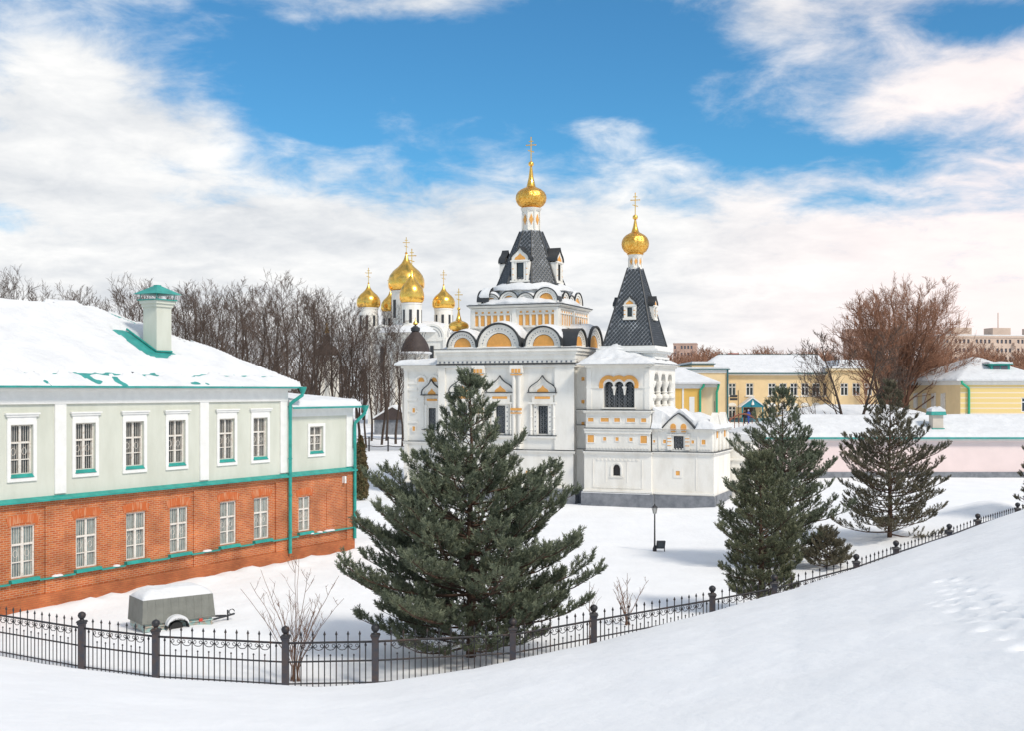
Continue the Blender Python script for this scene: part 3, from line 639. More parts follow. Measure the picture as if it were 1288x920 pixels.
def dormer(parent, tf, z0, w_, h, depth=1.2, name='dormer'):
    hw = w_ / 2; m = MB(tf); zs = z0 + h * .58
    m.wall(-hw, hw, z0, zs, [(-hw * .42, hw * .42, z0 + .14, zs - .12)], rev=.12); m.add([(-hw, 0, z0), (-hw, depth, z0), (-hw, depth, zs), (-hw, 0, zs)], [(0, 1, 2, 3)]); m.add([(hw, 0, z0), (hw, depth, z0), (hw, depth, zs), (hw, 0, zs)], [(0, 1, 2, 3)])
    m.box(-hw * 1.12, hw * 1.12, -.08, .02, z0 - .08, z0 + .06); m.box(-hw * 1.12, hw * 1.12, -.08, .02, zs - .03, zs + .08)
    for s in (-1, 1):
        m.box(s * hw * .8 - .06, s * hw * .8 + .06, -.05, -.001, z0 + .06, zs - .03)
        for q in (.3, .6): m.m = 1; m.box(s * hw * .8 - .065, s * hw * .8 + .065, -.058, -.052, z0 + (zs - z0) * q, z0 + (zs - z0) * q + .06); m.m = 0
    g = ogee2(0, zs + .08, hw * .98, h * .38); m.prism(g, .0, .18)
    m.m = 1; m.prism([(0 + .62 * p[0], zs + .10 + (p[1] - zs - .08) * .5) for p in g], -.015, -.003); m.m = 0
    o = m.build(name, WM, parent)
    d = MB(tf); gg = ogee2(0, zs + .06, hw * 1.14, h * .42); gi = ogee2(0, zs + .06, hw * 1.0, h * .385); d.strip(gg, gi, -.10, depth); d.build('dormer_hood', DARK, o, smooth=50)
    church_window(tf, 0, z0 + .14, zs - .12, hw * .84, .08, o, False)
    return o

# -- main block
bM = .5; aL = CF.A(552, bM); aR = CF.A(721, bM); Wm = aR - aL; zC = CF.Z(438, aR, bM)
zT = lambda y, b=bM, a=5.: CF.Z(y, -3., b)
Zm = lambda y: CF.Z(y, -5.5, bM)
wins = [CF.A(x, bM) for x in (582, 629.5, 683)]
hol = [(x - .36, x + .36, Zm(546), Zm(511)) for x in wins]
m = MB(front(bM)); m.wall(aL, aR, 1.0, zC - .9, hol, rev=.3); m.box(aL, aR, .32, .4, 1, zC - .9)
m2 = MB(side(aR)); 
m.tf = side(aR); m.wall(bM, bM + Wm, 1.0, zC - .9, [])
m.tf = side(aL); m.wall(bM, bM + Wm, 1.0, zC - .9, []); m.tf = front(bM + Wm); m.wall(aL, aR, 1.0, zC - .9, [])
m.tf = front(bM)
ledge(m, aL - .05, aR + .14, Zm(566.5), .16)
# corner and middle pilasters with paired half columns
for xa, xb in ((aL + .02, aL + .55), (aR - 1.35, aR + .1)): m.box(xa, xb, -.14, -.001, Zm(566.5) + .06, Zm(463)); m.box(xa - .05, xb + .05, -.16, -.001, Zm(463), Zm(459))
for px in (603, 651):
    xc = CF.A(px, bM); m.box(xc - .42, xc + .42, -.10, -.001, Zm(566) + .05, Zm(470))
    for q in (-.22, .22): m.lathe((xc + q, -.14, Zm(566) + .05), [(.14, 0), (.14, Zm(470) - Zm(566))], 10)
    m.box(xc - .5, xc + .5, -.32, -.001, Zm(470), Zm(459)); 
    for q in (-.25, 0, .25): m.m = 1; m.box(xc + q - .10, xc + q + .10, -.335, -.321, Zm(470) - .02 + .02, Zm(465)); m.m = 0
    m.m = 1
    for (ya, yb) in ((471.5, 473), (514, 517), (519.5, 521)): m.box(xc - .44, xc + .44, -.305, -.285, Zm(yb), Zm(ya))
    m.m = 0
# entablature
m.box(aL - .1, aR + .22, -.2, -.001, Zm(463), Zm(459)); m.box(aL - .05, aR + .2, -.18, .3, Zm(456.5), Zm(452)); m.m = 2; m.frus(aL - .1, aR + .32, -.34, .1, Zm(458.8), aL - .1, aR + .3, -.2, .1, Zm(456.8)); m.m = 0
dentils(m, aL, aR + .1, Zm(455), .36, .13, .13, -.18, .012, 3)
m.box(aL - .1, aR + .2, -.2, .2, Zm(459), Zm(458)); m.box(aL - .05, aR + .24, -.24, .3, Zm(452), Zm(446)); m.box(aL - .1, aR + .34, -.36, .3, Zm(446), Zm(442)); m.box(aL - .15, aR + .46, -.5, .3, Zm(442), Zm(438.5))
m.m = 2; m.box(aL - .17, aR + .5, -.54, .3, Zm(438.5), Zm(437.8)); m.m = 0
m.tf = side(aR); m.box(bM + .0, bM + Wm, -.2, -.001, Zm(463), Zm(458)); m.box(bM + .3, bM + Wm, -.24, .3, Zm(456), Zm(446)); m.box(bM + .3, bM + Wm, -.34, .3, Zm(446), Zm(442)); m.box(bM + .3, bM + Wm, -.46, .3, Zm(442), Zm(438.6)); m.m = 2; m.box(bM - .1, bM + Wm, -.5, .3, Zm(438.5), Zm(437.9)); m.m = 0
dentils(m, bM, bM + 3, Zm(455), .36, .13, .13, -.24, .012, 3)
m.tf = front(bM)
# lower wall squares
for px in (604, 633, 664, 695): inlay(m, CF.A(px, bM), Zm(595), .32, .32)
m.box(aL, aR + .12, -.1, -.001, Zm(616), Zm(611)); ledge(m, aL, aR + .12, 1.15, .14, dark=False)
m.build('nave_wall', WM, CHU, smooth=30)
m = MB(front(bM)); m.box(aL - .1, aR + .2, -.2, .3, -.6, .98); m.tf = side(aR); m.box(bM + .3, bM + Wm, -.2, .3, -.6, .98); m.build('plinth', GREY, CHU)
for (x0, x1, z0, z1) in hol:
    xc = (x0 + x1) / 2; m = MB(front(bM))
    for s in (-1, 1):
        m.box(xc + s * .56 - .12, xc + s * .56 + .12, -.08, -.001, z0 - .08, z1 + .12); m.lathe((xc + s * .86, -.10, z0 - .08), [(.10, 0), (.10, .3), (.14, .36), (.10, .42), (.10, 1.2), (.14, 1.26), (.10, 1.32), (.10, z1 - z0 + .2)], 10)
        for q in range(6): m.m = 3; zz = z0 + .15 + q * (z1 - z0) / 6; m.box(xc + s * .56 - .03, xc + s * .56 + .03, -.09, -.081, zz, zz + .1); m.m = 0
    m.box(xc - 1.05, xc + 1.05, -.22, -.001, z1 + .12, z1 + .26); m.box(xc - .8, xc + .8, -.14, -.001, z1 + .26, Zm(497)); m.m = 1; m.box(xc - .58, xc + .58, -.155, -.141, Zm(502.5), Zm(499.5)); m.m = 0
    m.box(xc - 1.0, xc + 1.0, -.2, -.001, Zm(498), Zm(495.2)); m.m = 2; m.box(xc - 1.12, xc + 1.12, -.26, -.001, Zm(495.2), Zm(494.2)); m.box(xc - 1.08, xc + 1.08, -.24, -.001, z0 - .14, z0 - .08); m.m = 0
    m.box(xc - 1.05, xc + 1.05, -.2, -.001, z0 - .3, z0 - .14)
    h = Zm(474) - Zm(494); o = ogee2(xc, Zm(494), 1.0, h)
    k1, k2, k3 = scalepts(o, xc, Zm(494), .88), scalepts(o, xc, Zm(494), .74), scalepts(o, xc, Zm(494), .42)
    m.strip(o, k1, -.14, -.001); m.strip(k1, k2, -.09, -.001); m.prism(k2, -.05, -.001); m.m = 1; m.prism(k3, -.075, -.051); m.m = 2
    m.strip(scalepts(o, xc, Zm(494), 1.05), o, -.22, -.001); m.m = 0
    m.build('window_surround', WM, CHU, smooth=30); church_window(front(bM), xc, z0 + .01, z1 - .01, .70, .12, CHU)
# semicircular gables over the cornice
zk = Zm(435.5)
for px, yt in ((581, 415), (627, 406), (683, 411)):
    a = CF.A(px, bM); kokoshnik(front(bM - .05), a, zk, Zm(yt) - zk, 3.0, CHU)
for b_, r_ in ((bM + 1.55, 1.25), (bM + 5.0, 1.6), (bM + 8.6, 1.3)): kokoshnik(side(aR + .05), b_, zk, r_ , 2.6, CHU, snow=(b_ > 3))
# snowed roof round the drum
am, bm_ = (aL + aR) / 2, bM + Wm / 2
am = CF.A(668, bm_)      # axis of the tower
def nroof(x, y): return zC - .05 + .42 * min(x - aL + .1, aR + .3 - x, y - bM + .1, bM + Wm - y, 3.2)
m = MB(); m.field(aL, aR + .32, bM - .38, bM + Wm, .2, lambda x, y: zC + .02 + .40 * max(0, min(x - aL, aR + .2 - x, y - bM - .2, bM + Wm - y, 3.0)) + .12 * sstep(-.38, 0, y - bM) + .09 * nz(x, y, 4, .9), lambda x, y: zC - .05)
m.build('roof_snow', SNOWR, CHU, smooth=60)
# -- square drum
hD = 3.42; bD = bm_ - hD; Zd = lambda y: CF.Z(y, am, bD)
m = MB()
for i, tf in enumerate((rotf(am, bm_, 0, hD), rotf(am, bm_, math.pi / 2, hD), rotf(am, bm_, math.pi, hD), rotf(am, bm_, -math.pi / 2, hD))):
    m.tf = tf; z0, z1 = zC - .3, Zd(387); m.wall(-hD, hD, z0, z1, [])
    m.box(-hD - .05, hD + .05, -.10, -.001, Zd(389), z1); m.box(-hD - .12, hD + .12, -.18, -.001, Zd(386.5), Zd(385)); m.box(-hD - .2, hD + .2, -.3, .2, Zd(385), Zd(383.6)); m.m = 2; m.box(-hD - .25, hD + .25, -.36, .2, Zd(383.5), Zd(382.5)); m.m = 0
    for g0 in (-1, 1):
        for q in range(6):
            s = g0 * (.52 + q * .505); 
            m.m = 1; m.box(s - .15, s + .15, -.012, -.002, Zd(409), Zd(396)); m.box(s - .09, s + .09, -.012, -.002, Zd(393.3), Zd(391)); m.m = 0
            m.box(s + .20, s + .30, -.07, -.001, Zd(410), Zd(395.2)); m.box(s - .25, s + .25, -.085, -.001, Zd(395), Zd(394.3))
    for s in (-hD + .12, 0, hD - .12): m.box(s - .16, s + .16, -.1, -.001, Zd(412), Zd(389))
    m.box(-hD, hD, -.15, -.001, Zd(412), Zd(410.5))
m.build('drum_wall', WM, CHU)
zc2 = Zd(382)
for ang in (0, math.pi / 2, -math.pi / 2):
    tf = rotf(am, bm_, ang, hD - .35)
    for s, r in ((-2.05, .72), (-.62, .78), (.72, .72), (2.3, .95)): kokoshnik(tf, s, zc2 + .12 + (.1 if r > .75 else 0), r, .95, CHU, rings=2)
m = MB(); m.field(am - hD - .2, am + hD + .2, bm_ - hD - .2, bm_ + hD + .2, .17, lambda x, y: zc2 + .03 + .62 * max(0, min(1.7, hD - .35 - math.hypot(x - am, y - bm_) * .5 - .5 * max(abs(x - am), abs(y - bm_)) + .75)) + .10 * nz(x, y, 6, 1.3), lambda x, y: zc2 - .02)
m.build('drum_snow', SNOWR, CHU, smooth=60)
Za = lambda y: CF.Z(y, am, bm_)
m = MB(); m.lathe((am, bm_, zc2), [(3.0, 0), (3.0, Za(366) - zc2 - .25), (3.05, Za(366) - zc2 - .2), (2.95, Za(362) - zc2)], 8, rot=math.pi / 8); m.build('tent_base', WHITE2, CHU)
z0t, z1t = Za(361.5), Za(291)
t1 = tent(CHU, am, bm_, 2.42, .78, z0t, z1t, 8, tile=.36)
m = MB(); m.lathe((am, bm_, Za(368)), [(3.25, 0), (3.2, .25), (2.75, .42), (2.35, .62), (2.3, .5)], 40); 
for i, p in enumerate(m.v): m.v[i] = (p[0], p[1], p[2] + .10 * nz(p[0], p[1], 3, 1.4))
m.build('snow', SNOWR, t1, smooth=60)
for k in range(4): dormer(CHU, rotf(am, bm_, k * math.pi / 2, 2.30), Za(356.5), 1.38, Za(314) - Za(356.5), .95 if k != 3 else .45)
def neck(ca, cb, z0, z1, r, parent, n=8):
    m = MB(); m.lathe((ca, cb, z0), [(r * 1.12, 0), (r * 1.12, .12), (r, .16), (r, z1 - z0 - .3), (r * 1.08, z1 - z0 - .26), (r * 1.22, z1 - z0)], 16)
    for k in range(n):
        tf = rotf(ca, cb, 2 * math.pi * (k + .5) / n, r * 1.0); m.tf = tf; zm = (z0 + z1) / 2
        m.m = 1; m.prism([(-r * .24, zm), (0, zm - .38 * (z1 - z0) / 1.6), (r * .24, zm), (0, zm + .38 * (z1 - z0) / 1.6)], -.02, .05); m.m = 0
        for s in (-.38, .38): m.box(s * r - .03, s * r + .03, -.05, .06, z0 + .15, z1 - .25)
        m.tf = None
    return m.build('neck_drum', WM, parent, smooth=40)
neck(am, bm_, z1t - .05, Za(262), .66, CHU)
m = MB(); m.lathe((am, bm_, z0t - .12), [(2.95, 0), (2.86, .10), (2.50, .36), (2.42, .42)], 8, rot=math.pi / 8); m.build('tent_skirt', SCALE, CHU)
onion(CHU, (am, bm_, Za(262.5)), 1.16, Za(235) - Za(262.5), Za(209) - Za(235), .22, Za(175) - Za(205), GOLDR, ang=.15)

# -- left wing and its low cupola
bW = 1.7; w0 = CF.A(509, bW); w1 = aL + .02; Zw = lambda y: CF.Z(y, w0 + 1, bW)
xw = CF.A(543.5, bW)
m = MB(front(bW)); m.wall(w0, w1, 1.0, Zw(461), [(xw - .3, xw + .3, Zw(539), Zw(514))], rev=.3); m.box(w0, w1, .32, .38, 1, Zw(461)); m.tf = side(w0); m.wall(bW, bW + 7, .0, Zw(461), []); m.tf = front(bW + 7); m.wall(w0, w1, 0, Zw(461), [])
m.tf = front(bW)
for y in (481, 489, 502, 516, 530): m.box(w0 - .02, w0 + 1.1, -.07, -.001, Zw(y + 3), Zw(y))
m.box(w0, w0 + .3, -.09, -.001, 1, Zw(463))
for y in (517, 540): inlay(m, w0 + .82, Zw(y), .22, .34, -.07)
for x in (530, 546): 
    a = CF.A(x, bW); arc = [(a - .5 * math.cos(math.pi * i / 12), Zw(481) + .5 * math.sin(math.pi * i / 12)) for i in range(13)]
    m.strip(arc, [(a + (p[0] - a) * .72, Zw(481) + (p[1] - Zw(481)) * .72) for p in arc], -.1, -.001); m.m = 1; m.prism([(a + (p[0] - a) * .5, Zw(481) + (p[1] - Zw(481)) * .6) for p in arc], -.03, -.002); m.m = 0
ledge(m, w0 - .1, w1, Zw(556), .14); ledge(m, w0 - .08, w1, Zw(588), .12, dark=False); ledge(m, w0 - .1, w1, 1.15, .16, dark=False)
m.box(w0 - .06, w1, -.1, .2, Zw(467), Zw(464)); m.box(w0 - .2, w1, -.24, .3, Zw(464), Zw(461)); m.box(w0 - .5, w1, -.44, .3, Zw(461), Zw(459.3))
m.build('wing_wall', WM, CHU)
m = MB(front(bW)); m.box(w0 - .1, w1, -.15, .3, -.5, .98); m.build('plinth', GREY, CHU)
m = MB(front(bW)); xc = xw; h = Zw(479) - Zw(497); o = ogee2(xc, Zw(497), .78, h); m.strip(scalepts(o, xc, Zw(497), 1.06), o, -.2, -.001); m.m = 0; m.v = []; m.f = []; m.mi = []
m.m = 2; m.strip(scalepts(o, xc, Zw(497), 1.07), o, -.2, -.001); m.box(xc - .9, xc + .86, -.22, -.001, Zw(498.2), Zw(497.2)); m.box(xc - .8, xc + .8, -.2, -.001, Zw(541.5), Zw(540.8)); m.m = 0; m.strip(o, scalepts(o, xc, Zw(497), .8), -.12, -.001); m.prism(scalepts(o, xc, Zw(497), .8), -.06, -.001); m.m = 1; m.prism(scalepts(o, xc, Zw(497), .42), -.08, -.061); m.box(xc - .42, xc + .42, -.06, -.002, Zw(505), Zw(502.5)); m.m = 0
for s in (-1, 1): m.box(xc + s * .52 - .1, xc + s * .52 + .1, -.09, -.001, Zw(540.5), Zw(510)); m.box(xc + s * .70 - .06, xc + s * .70 + .06, -.12, -.001, Zw(540.5), Zw(499))
m.build('window_surround', WM, CHU); church_window(front(bW), xw, Zw(538.8), Zw(514.2), .58, .12, CHU)
m = MB(); m.field(w0 - .62, w1 + .0, bW - .55, bW + 7, .16, lambda x, y: Zw(459) + .12 + .26 * sstep(-.02, .4, min(x - w0 + .62, y - bW + .55)) + .10 * max(0, min(x - w0, y - bW, 2.)) + .06 * nz(x, y, 8, 1.4), lambda x, y: Zw(459.2))
m.build('wing_snow', SNOWR, CHU, smooth=60)
bc = bM + 3.2; ac = CF.A(577, bc); Zc_ = lambda y: CF.Z(y, ac, bc)
m = MB(); m.lathe((ac, bc, zC - .2), [(.5, 0), (.5, Zc_(417) - zC + .1), (.62, Zc_(416) - zC + .15)], 16); m.build('cupola_drum', WHITE2, CHU)
onion(CHU, (ac, bc, Zc_(417)), .78, Zc_(405) - Zc_(417) + .12, Zc_(392) - Zc_(405), .13, Zc_(366) - Zc_(389), GOLD, lobes=0, ang=.15)

# -- bell tower
Zt = lambda y: CF.Z(y, 2.2, 0)
tL, tR = CF.A(738), CF.A(817); tD = CF.B(853, tR); tD = min(tD, 7.2)
nb = CF.A(737, 1.2)
zE = Zt(457.5)
# neck of wall between the nave and the tower
m = MB(front(1.3)); m.wall(aR - .1, tL + .4, .9, Zt(462), []); 
for y in (477, 506.5, 535): inlay(m, CF.A(733.5, 1.3), Zt(y), .24, .26)
for y in (517, 537, 568): ledge(m, aR - .1, tL + .3, Zt(y), .14)
m.build('link_wall', WM, CHU); m = MB(front(1.3)); m.box(aR, tL + .3, -.15, .3, -.5, .95); m.build('plinth', GREY, CHU)
# belfry storey
m = MB(front(0)); f0, f1 = CF.A(759), CF.A(798); zf0, zf1 = Zt(513.5), Zt(480)
zsp = Zt(487)
m.wall(tL, tR, Zt(517), zE - .3, [(f0, f1, zf0, zf1)], rev=.5)
bw = (f1 - f0) / 3
def spandrels(m, s0, s1, zs, zt, d0, d1, r=None):
    c = (s0 + s1) / 2; r = r or (s1 - s0) / 2 - .03
    n = 8; L_ = [(c - r * math.cos(math.pi / 2 * i / n), zs + r * math.sin(math.pi / 2 * i / n)) for i in range(n + 1)]
    for i in range(n):
        p, q = L_[i], L_[i + 1]
        for sg in (1, -1):
            f = (lambda x: x) if sg == 1 else (lambda x: 2 * c - x)
            m.add([(f(p[0]), d0, p[1]), (f(q[0]), d0, q[1]), (f(q[0]), d0, zt), (f(p[0]), d0, zt), (f(p[0]), d1, p[1]), (f(q[0]), d1, q[1]), (f(q[0]), d1, zt), (f(p[0]), d1, zt)], [(0, 1, 2, 3), (4, 5, 6, 7), (0, 4, 5, 1)])
    m.box(s0, c - r, d0, d1, zs, zt); m.box(c + r, s1, d0, d1, zs, zt)
for i in range(3): spandrels(m, f0 + bw * i + .003 * (i == 0), f0 + bw * (i + 1) - .003 * (i == 2), zsp, zf1 - .003, .0, .25)
for i in (1, 2): m.box(f0 + bw * i - .12, f0 + bw * i + .12, -.02, .3, zsp - .12, zsp); m.lathe((f0 + bw * i, .13, zsp - .6), [(.05, 0), (.10, .35), (.14, .48)], 10)
# the three-lobed ochre moulding
for i in range(3):
    c = f0 + bw * (i + .5); n = 14
    a0_, a1_ = (0, 147) if i == 0 else ((33, 147) if i == 1 else (33, 180)); dd_ = .004 if i == 1 else 0
    arc = lambda r: [(c - r * math.cos(R(a0_ + (a1_ - a0_) * k / n)), zsp + .10 + r * math.sin(R(a0_ + (a1_ - a0_) * k / n))) for k in range(n + 1)]
    m.m = 1; m.strip(arc(bw * .5 + .30), arc(bw * .5 + .04), -.07 - dd_, -.002); m.m = 0
m.m = 1
for s in (f0 - .16, f1 + .16): m.box(s - .14, s + .14, -.07, -.002, zsp - .12, zsp + .10)
m.m = 0
m.box(tL - .05, f0 - .05, -.06, -.001, Zt(489), Zt(487)); m.box(f1 + .05, tR + .05, -.06, -.001, Zt(489), Zt(487))
for s in (tL, tR - .35): m.box(s, s + .35, -.05, -.001, Zt(516), zE - .4)
m.box(f0 - .1, f1 + .1, -.15, .1, Zt(515.3), Zt(513.6))
m.box(tL - .1, tR + .1, -.12, .2, Zt(463), Zt(461)); m.box(tL - .2, tR + .2, -.22, .2, Zt(461), Zt(459.5)); m.box(tL - .32, tR + .32, -.36, .2, Zt(459.5), zE)
m.m = 2; m.box(tL - .36, tR + .36, -.4, .2, zE, zE + .05); m.m = 0
# right face: tall arcade on stout balusters
s0, s1 = .9, tD - .6; m.tf = side(tR); zr0, zr1, zrs = Zt(513), Zt(471), Zt(480)
m.wall(0, tD, Zt(517), zE - .3, [(s0, s1, zr0, zr1)], rev=.7); bs = (s1 - s0) / 3
for i in range(3):
    spandrels(m, s0 + bs * i + .003 * (i == 0), s0 + bs * (i + 1) - .003 * (i == 2), zrs, zr1 - .003, .0, .35, r=min(.62, bs / 2 - .12)); 
for i in (0, 1, 2, 3):
    c = s0 + bs * i; c = min(max(c, s0 + .22), s1 - .22); h = zrs - zr0
    m.lathe((c, .18, zr0), [(.30, 0), (.30, .12), (.22, .16), (.20, h * .22), (.36, h * .34), (.36, h * .42), (.2, h * .52), (.26, h * .56), (.2, h * .60), (.2, h * .72), (.30, h * .85), (.34, h * .93), (.34, h)], 14)
m.box(-.05, tD, -.12, .2, Zt(463), Zt(461)); m.box(.0, tD, -.22, .2, Zt(461), Zt(459.5)); m.box(.0, tD, -.34, .2, Zt(459.5), zE - .003); m.m = 2; m.box(.0, tD, -.38, .2, zE, zE + .05); m.m = 0
m.box(s0 - .1, s1 + .1, -.15, .1, zr0 - .12, zr0 - .003)
m.tf = side(tL); m.wall(0, tD, Zt(517), zE - .3, []); m.tf = front(tD); m.wall(tL, tR, 0, zE - .3, [])
m.build('belfry_wall', WM, CHU, smooth=30)
m = MB(); m.box(tL + .55, tR - .75, .55, .62, Zt(516), zE - .4); m.box(tR - .78, tR - .72, .62, tD - .3, Zt(516), zE - .4); m.build('belfry_glazing', GLASS, CHU)
m = MB(front(0))       # grille in the triple window
for i in range(3):
    c = f0 + bw * (i + .5)
    for k in range(9):
        zz = zf0 + .1 + k * .235
        if zz > zsp + .1: break
        for s in (-.17, .17): m.tube([(c + s + .10 * math.cos(a * math.pi / 3), .22, zz + .115 * math.sin(a * math.pi / 3)) for a in range(7)], .014, 4)
    for s in (-.34, 0, .34): m.box(c + s - .012, c + s + .012, .2, .23, zf0, zsp + .15)
m.build('belfry_grille', GREY, CHU)
# banded lower storeys
m = MB(front(0))
m.wall(tL - .05, tR + .05, Zt(568), Zt(517), [], d=-.05); m.tf = side(tR + .05); m.wall(-.05, tD, Zt(568), Zt(517), []); m.tf = front(0)
ledge(m, tL - .18, tR + .2, Zt(517), .22, -.05); ledge(m, tL - .16, tR + .18, Zt(540), .16, -.05); ledge(m, tL - .2, tR + .22, Zt(568.5), .22, -.05)
m.box(tL - .12, tR + .14, -.14, -.051, Zt(546), Zt(543))
pxs = (743.5, 761, 776.5, 794, 810)
for x, w_ in zip(pxs, (.40, .58, .40, .58, .36)): inlay(m, CF.A(x), Zt(529), w_, .26, -.05)
for x, w_ in zip(pxs, (.46, .22, .22, .22, .46)): inlay(m, CF.A(x), Zt(553), w_, w_ * 1.1, -.05)
dentils(m, tL, tR, Zt(564.5), .22, .12, .1, -.05, .03)
m.tf = side(tR + .05)
for y in (517, 540): ledge(m, -.1, tD, Zt(y), .2)
for s in (.9, 2.3, 3.7, 5.2): inlay(m, s, Zt(529), .4, .26)
m.build('band_wall', WM, CHU)
m = MB(front(0)); xa = CF.A(776); m.wall(tL - .15, tR + .15, .9, Zt(569), [(xa - .26, xa + .26, Zt(599), Zt(584.5))], d=-.1, rev=.3); m.box(tL, tR, .21, .3, 1, 3.5); m.tf = side(tR + .15); m.wall(-.1, tD, .9, Zt(569), []); m.tf = front(0)
spandrels(m, xa - .257, xa + .257, Zt(584.5) - .25, Zt(584.5) - .003, -.1, .05, r=.23)
arc = [(xa - .42 * math.cos(math.pi * i / 12), Zt(589) + .42 * math.sin(math.pi * i / 12)) for i in range(13)]; m.strip(arc, [(xa + (p[0] - xa) * .76, Zt(589) + (p[1] - Zt(589)) * .76) for p in arc], -.15, -.102); 
for s in (-.38, .38): m.box(xa + s - .05, xa + s + .05, -.15, -.102, Zt(599.5), Zt(589))
m.box(xa - .8, xa + .8, -.125, -.102, Zt(580.5), Zt(579.5)); m.box(xa - .8, xa - .74, -.125, -.102, Zt(607), Zt(581)); m.box(xa + .74, xa + .8, -.125, -.102, Zt(607), Zt(581)); m.box(xa - .5, xa + .5, -.16, -.102, Zt(601), Zt(599.7))
dentils(m, tL + .7, tR - .7, Zt(578.5), .26, .14, .12, -.1, .045)
for s in (tL + .5, tR - .5): m.box(s - .03, s + .03, -.13, -.102, Zt(614), Zt(578))
m.box(tL + .5, tR - .5, -.13, -.102, Zt(614.5), Zt(613)); ledge(m, tL - .2, tR + .25, 1.12, .16, -.1, dark=False, h=.3)
m.build('tower_base_wall', WM, CHU); church_window(front(-.1), xa, Zt(598.8), Zt(585), .5, .12, CHU, False)
m = MB(front(0)); m.box(tL - .32, tR + .34, -.3, .3, -.6, .9); m.build('plinth', GREY, CHU)
m = MB(); m.frus(tL - .3, tR + .1, -.28, -.1, .9, tL - .3, tR + .1, -.14, -.1, 1.0); m.build('ledge_snow', SNOWR, CHU)
# tent of the bell tower
cb = 3.3; ca = CF.A(799, cb); Zb = lambda y: CF.Z(y, ca, cb)
hb = 1.66; z0b = Zb(435)
m = MB(); 
for k, (e, za, zb_) in enumerate(((.0, 457, 452), (.18, 452, 449.5), (.02, 449.5, 445), (.28, 445, 442.5), (.42, 442.5, 440), (.2, 440, 436))):
    m.box(ca - hb - .15 - e, ca + hb + .15 + e, cb - hb - .15 - e, cb + hb + .15 + e, Zb(za), Zb(zb_) - .002)
m.build('tent_base', WHITE2, CHU)
tent(CHU, ca, cb, hb + .15, .42, z0b, Zb(337), 4, tile=.33)
for k in (0, 1, 2, 3): dormer(CHU, rotf(ca, cb, k * math.pi / 2, (1.44, 1.47, 1.44, 1.44)[k]), Zb(402), .86, Zb(374) - Zb(402), .7)
m = MB()
def tsnow(x, y):
    d = max(abs(x - ca), abs(y - cb)) - hb
    e = min(x - tL + .55, tR + .35 - x, y + .62)
    t = .30 + .50 * max(0, 1.0 - abs(d) / 1.1) ** .8 if d > 0 else .95
    k = .25 + .20 * max(0, min(e, 3.0)) + (.85 * max(0, 1 - max(0, d) / 1.3)) * sstep(1.9, -1.2, x - ca) * (1 if y < cb else .3)
    k += .16 * nz(x, y, 5, 1.1) + .07 * nz(x, y, 9, 3)
    return zE + max(.02, k * sstep(-.05, .35, e)) 
m.field(tL - .6, tR + .38, -.66, tD, .14, tsnow, lambda x, y: zE - .02); m.build('tower_snow', SNOWR, CHU, smooth=60)
neck(ca, cb, Zb(338.5), Zb(320), .44, CHU)
onion(CHU, (ca, cb, Zb(320.5)), .96, Zb(292) - Zb(320.5), Zb(276) - Zb(292), .2, Zb(244) - Zb(271), GOLDR, ang=.15)

# -- low annex on the right
b0 = .12; xL, xR = tR + .15, CF.A(896, b0); Zx = lambda y: CF.Z(y, 7.0, b0); aD = 5.6; zx = Zx(541)
xg = CF.A(853.5, b0); zd0, zd1 = Zx(566.5), Zx(549.5)
m = MB(front(b0)); m.wall(xL, xR, Zx(569.5), zx, [(xg - .34, xg + .34, zd0, zd1)], rev=.3); m.wall(xL, xR + .1, .9, Zx(569.5), [], d=-.08)
m.tf = side(xR); m.wall(b0, b0 + aD, Zx(569.5), zx, []); m.tf = side(xR + .1); m.wall(b0 - .08, b0 + aD, .9, Zx(569.5), []); m.tf = front(b0 + aD); m.wall(xL, xR, 0, zx, []); m.tf = front(b0)
g = [(xg - 1.15, zx - .02), (xg - .95, zx + .22), (xg - .62, zx + .58), (xg - .3, zx + .86), (xg, zx + 1.06), (xg + .3, zx + .86), (xg + .62, zx + .58), (xg + .95, zx + .22), (xg + 1.15, zx - .02)]
m.prism(g, -.06, .25); m.m = 2; m.strip([(p[0] * 1.0 + (p[0] - xg) * .06, p[1] + .07) for p in g], g, -.14, .3); m.m = 0
ledge(m, xL, xR + .2, Zx(569.5), .22); ledge(m, xL, xg - 1.1, zx + .03, .2, h=.16); ledge(m, xg + 1.1, xR + .2, zx + .03, .2, h=.16)
for s, z in ((-.36, 536), (.36, 536)):
    n = 8; arc = [(xg + s - .19 * math.cos(math.pi * i / n), Zx(541) + .2 + .19 * math.sin(math.pi * i / n)) for i in range(n + 1)]; m.m = 1; m.prism([(xg + s - .19, Zx(541) - .02)] + arc + [(xg + s + .19, Zx(541) - .02)], -.085, -.061); m.box(xg + s - .16, xg + s + .16, -.085, -.061, Zx(544.5), Zx(543)); m.m = 0
for s in (-.62, .62):
    m.box(xg + s - .14, xg + s + .14, -.09, -.001, Zx(567), Zx(548.5))
    for y in (552, 556, 561): m.m = 1; m.box(xg + s - .145, xg + s + .145, -.1, -.091, Zx(y + 1), Zx(y)); m.m = 0
m.box(xg - .8, xg + .8, -.12, -.001, Zx(548.4), Zx(547))
for x, w_ in ((836, .2), (871.5, .18), (885, .26), (823, .14)): inlay(m, CF.A(x, b0), Zx(556.5), w_, w_ * 1.2)
for x in (829, 845 - 1, 863, 878): m.box(CF.A(x, b0) - .05, CF.A(x, b0) + .05, -.05, -.001, Zx(567), Zx(544))
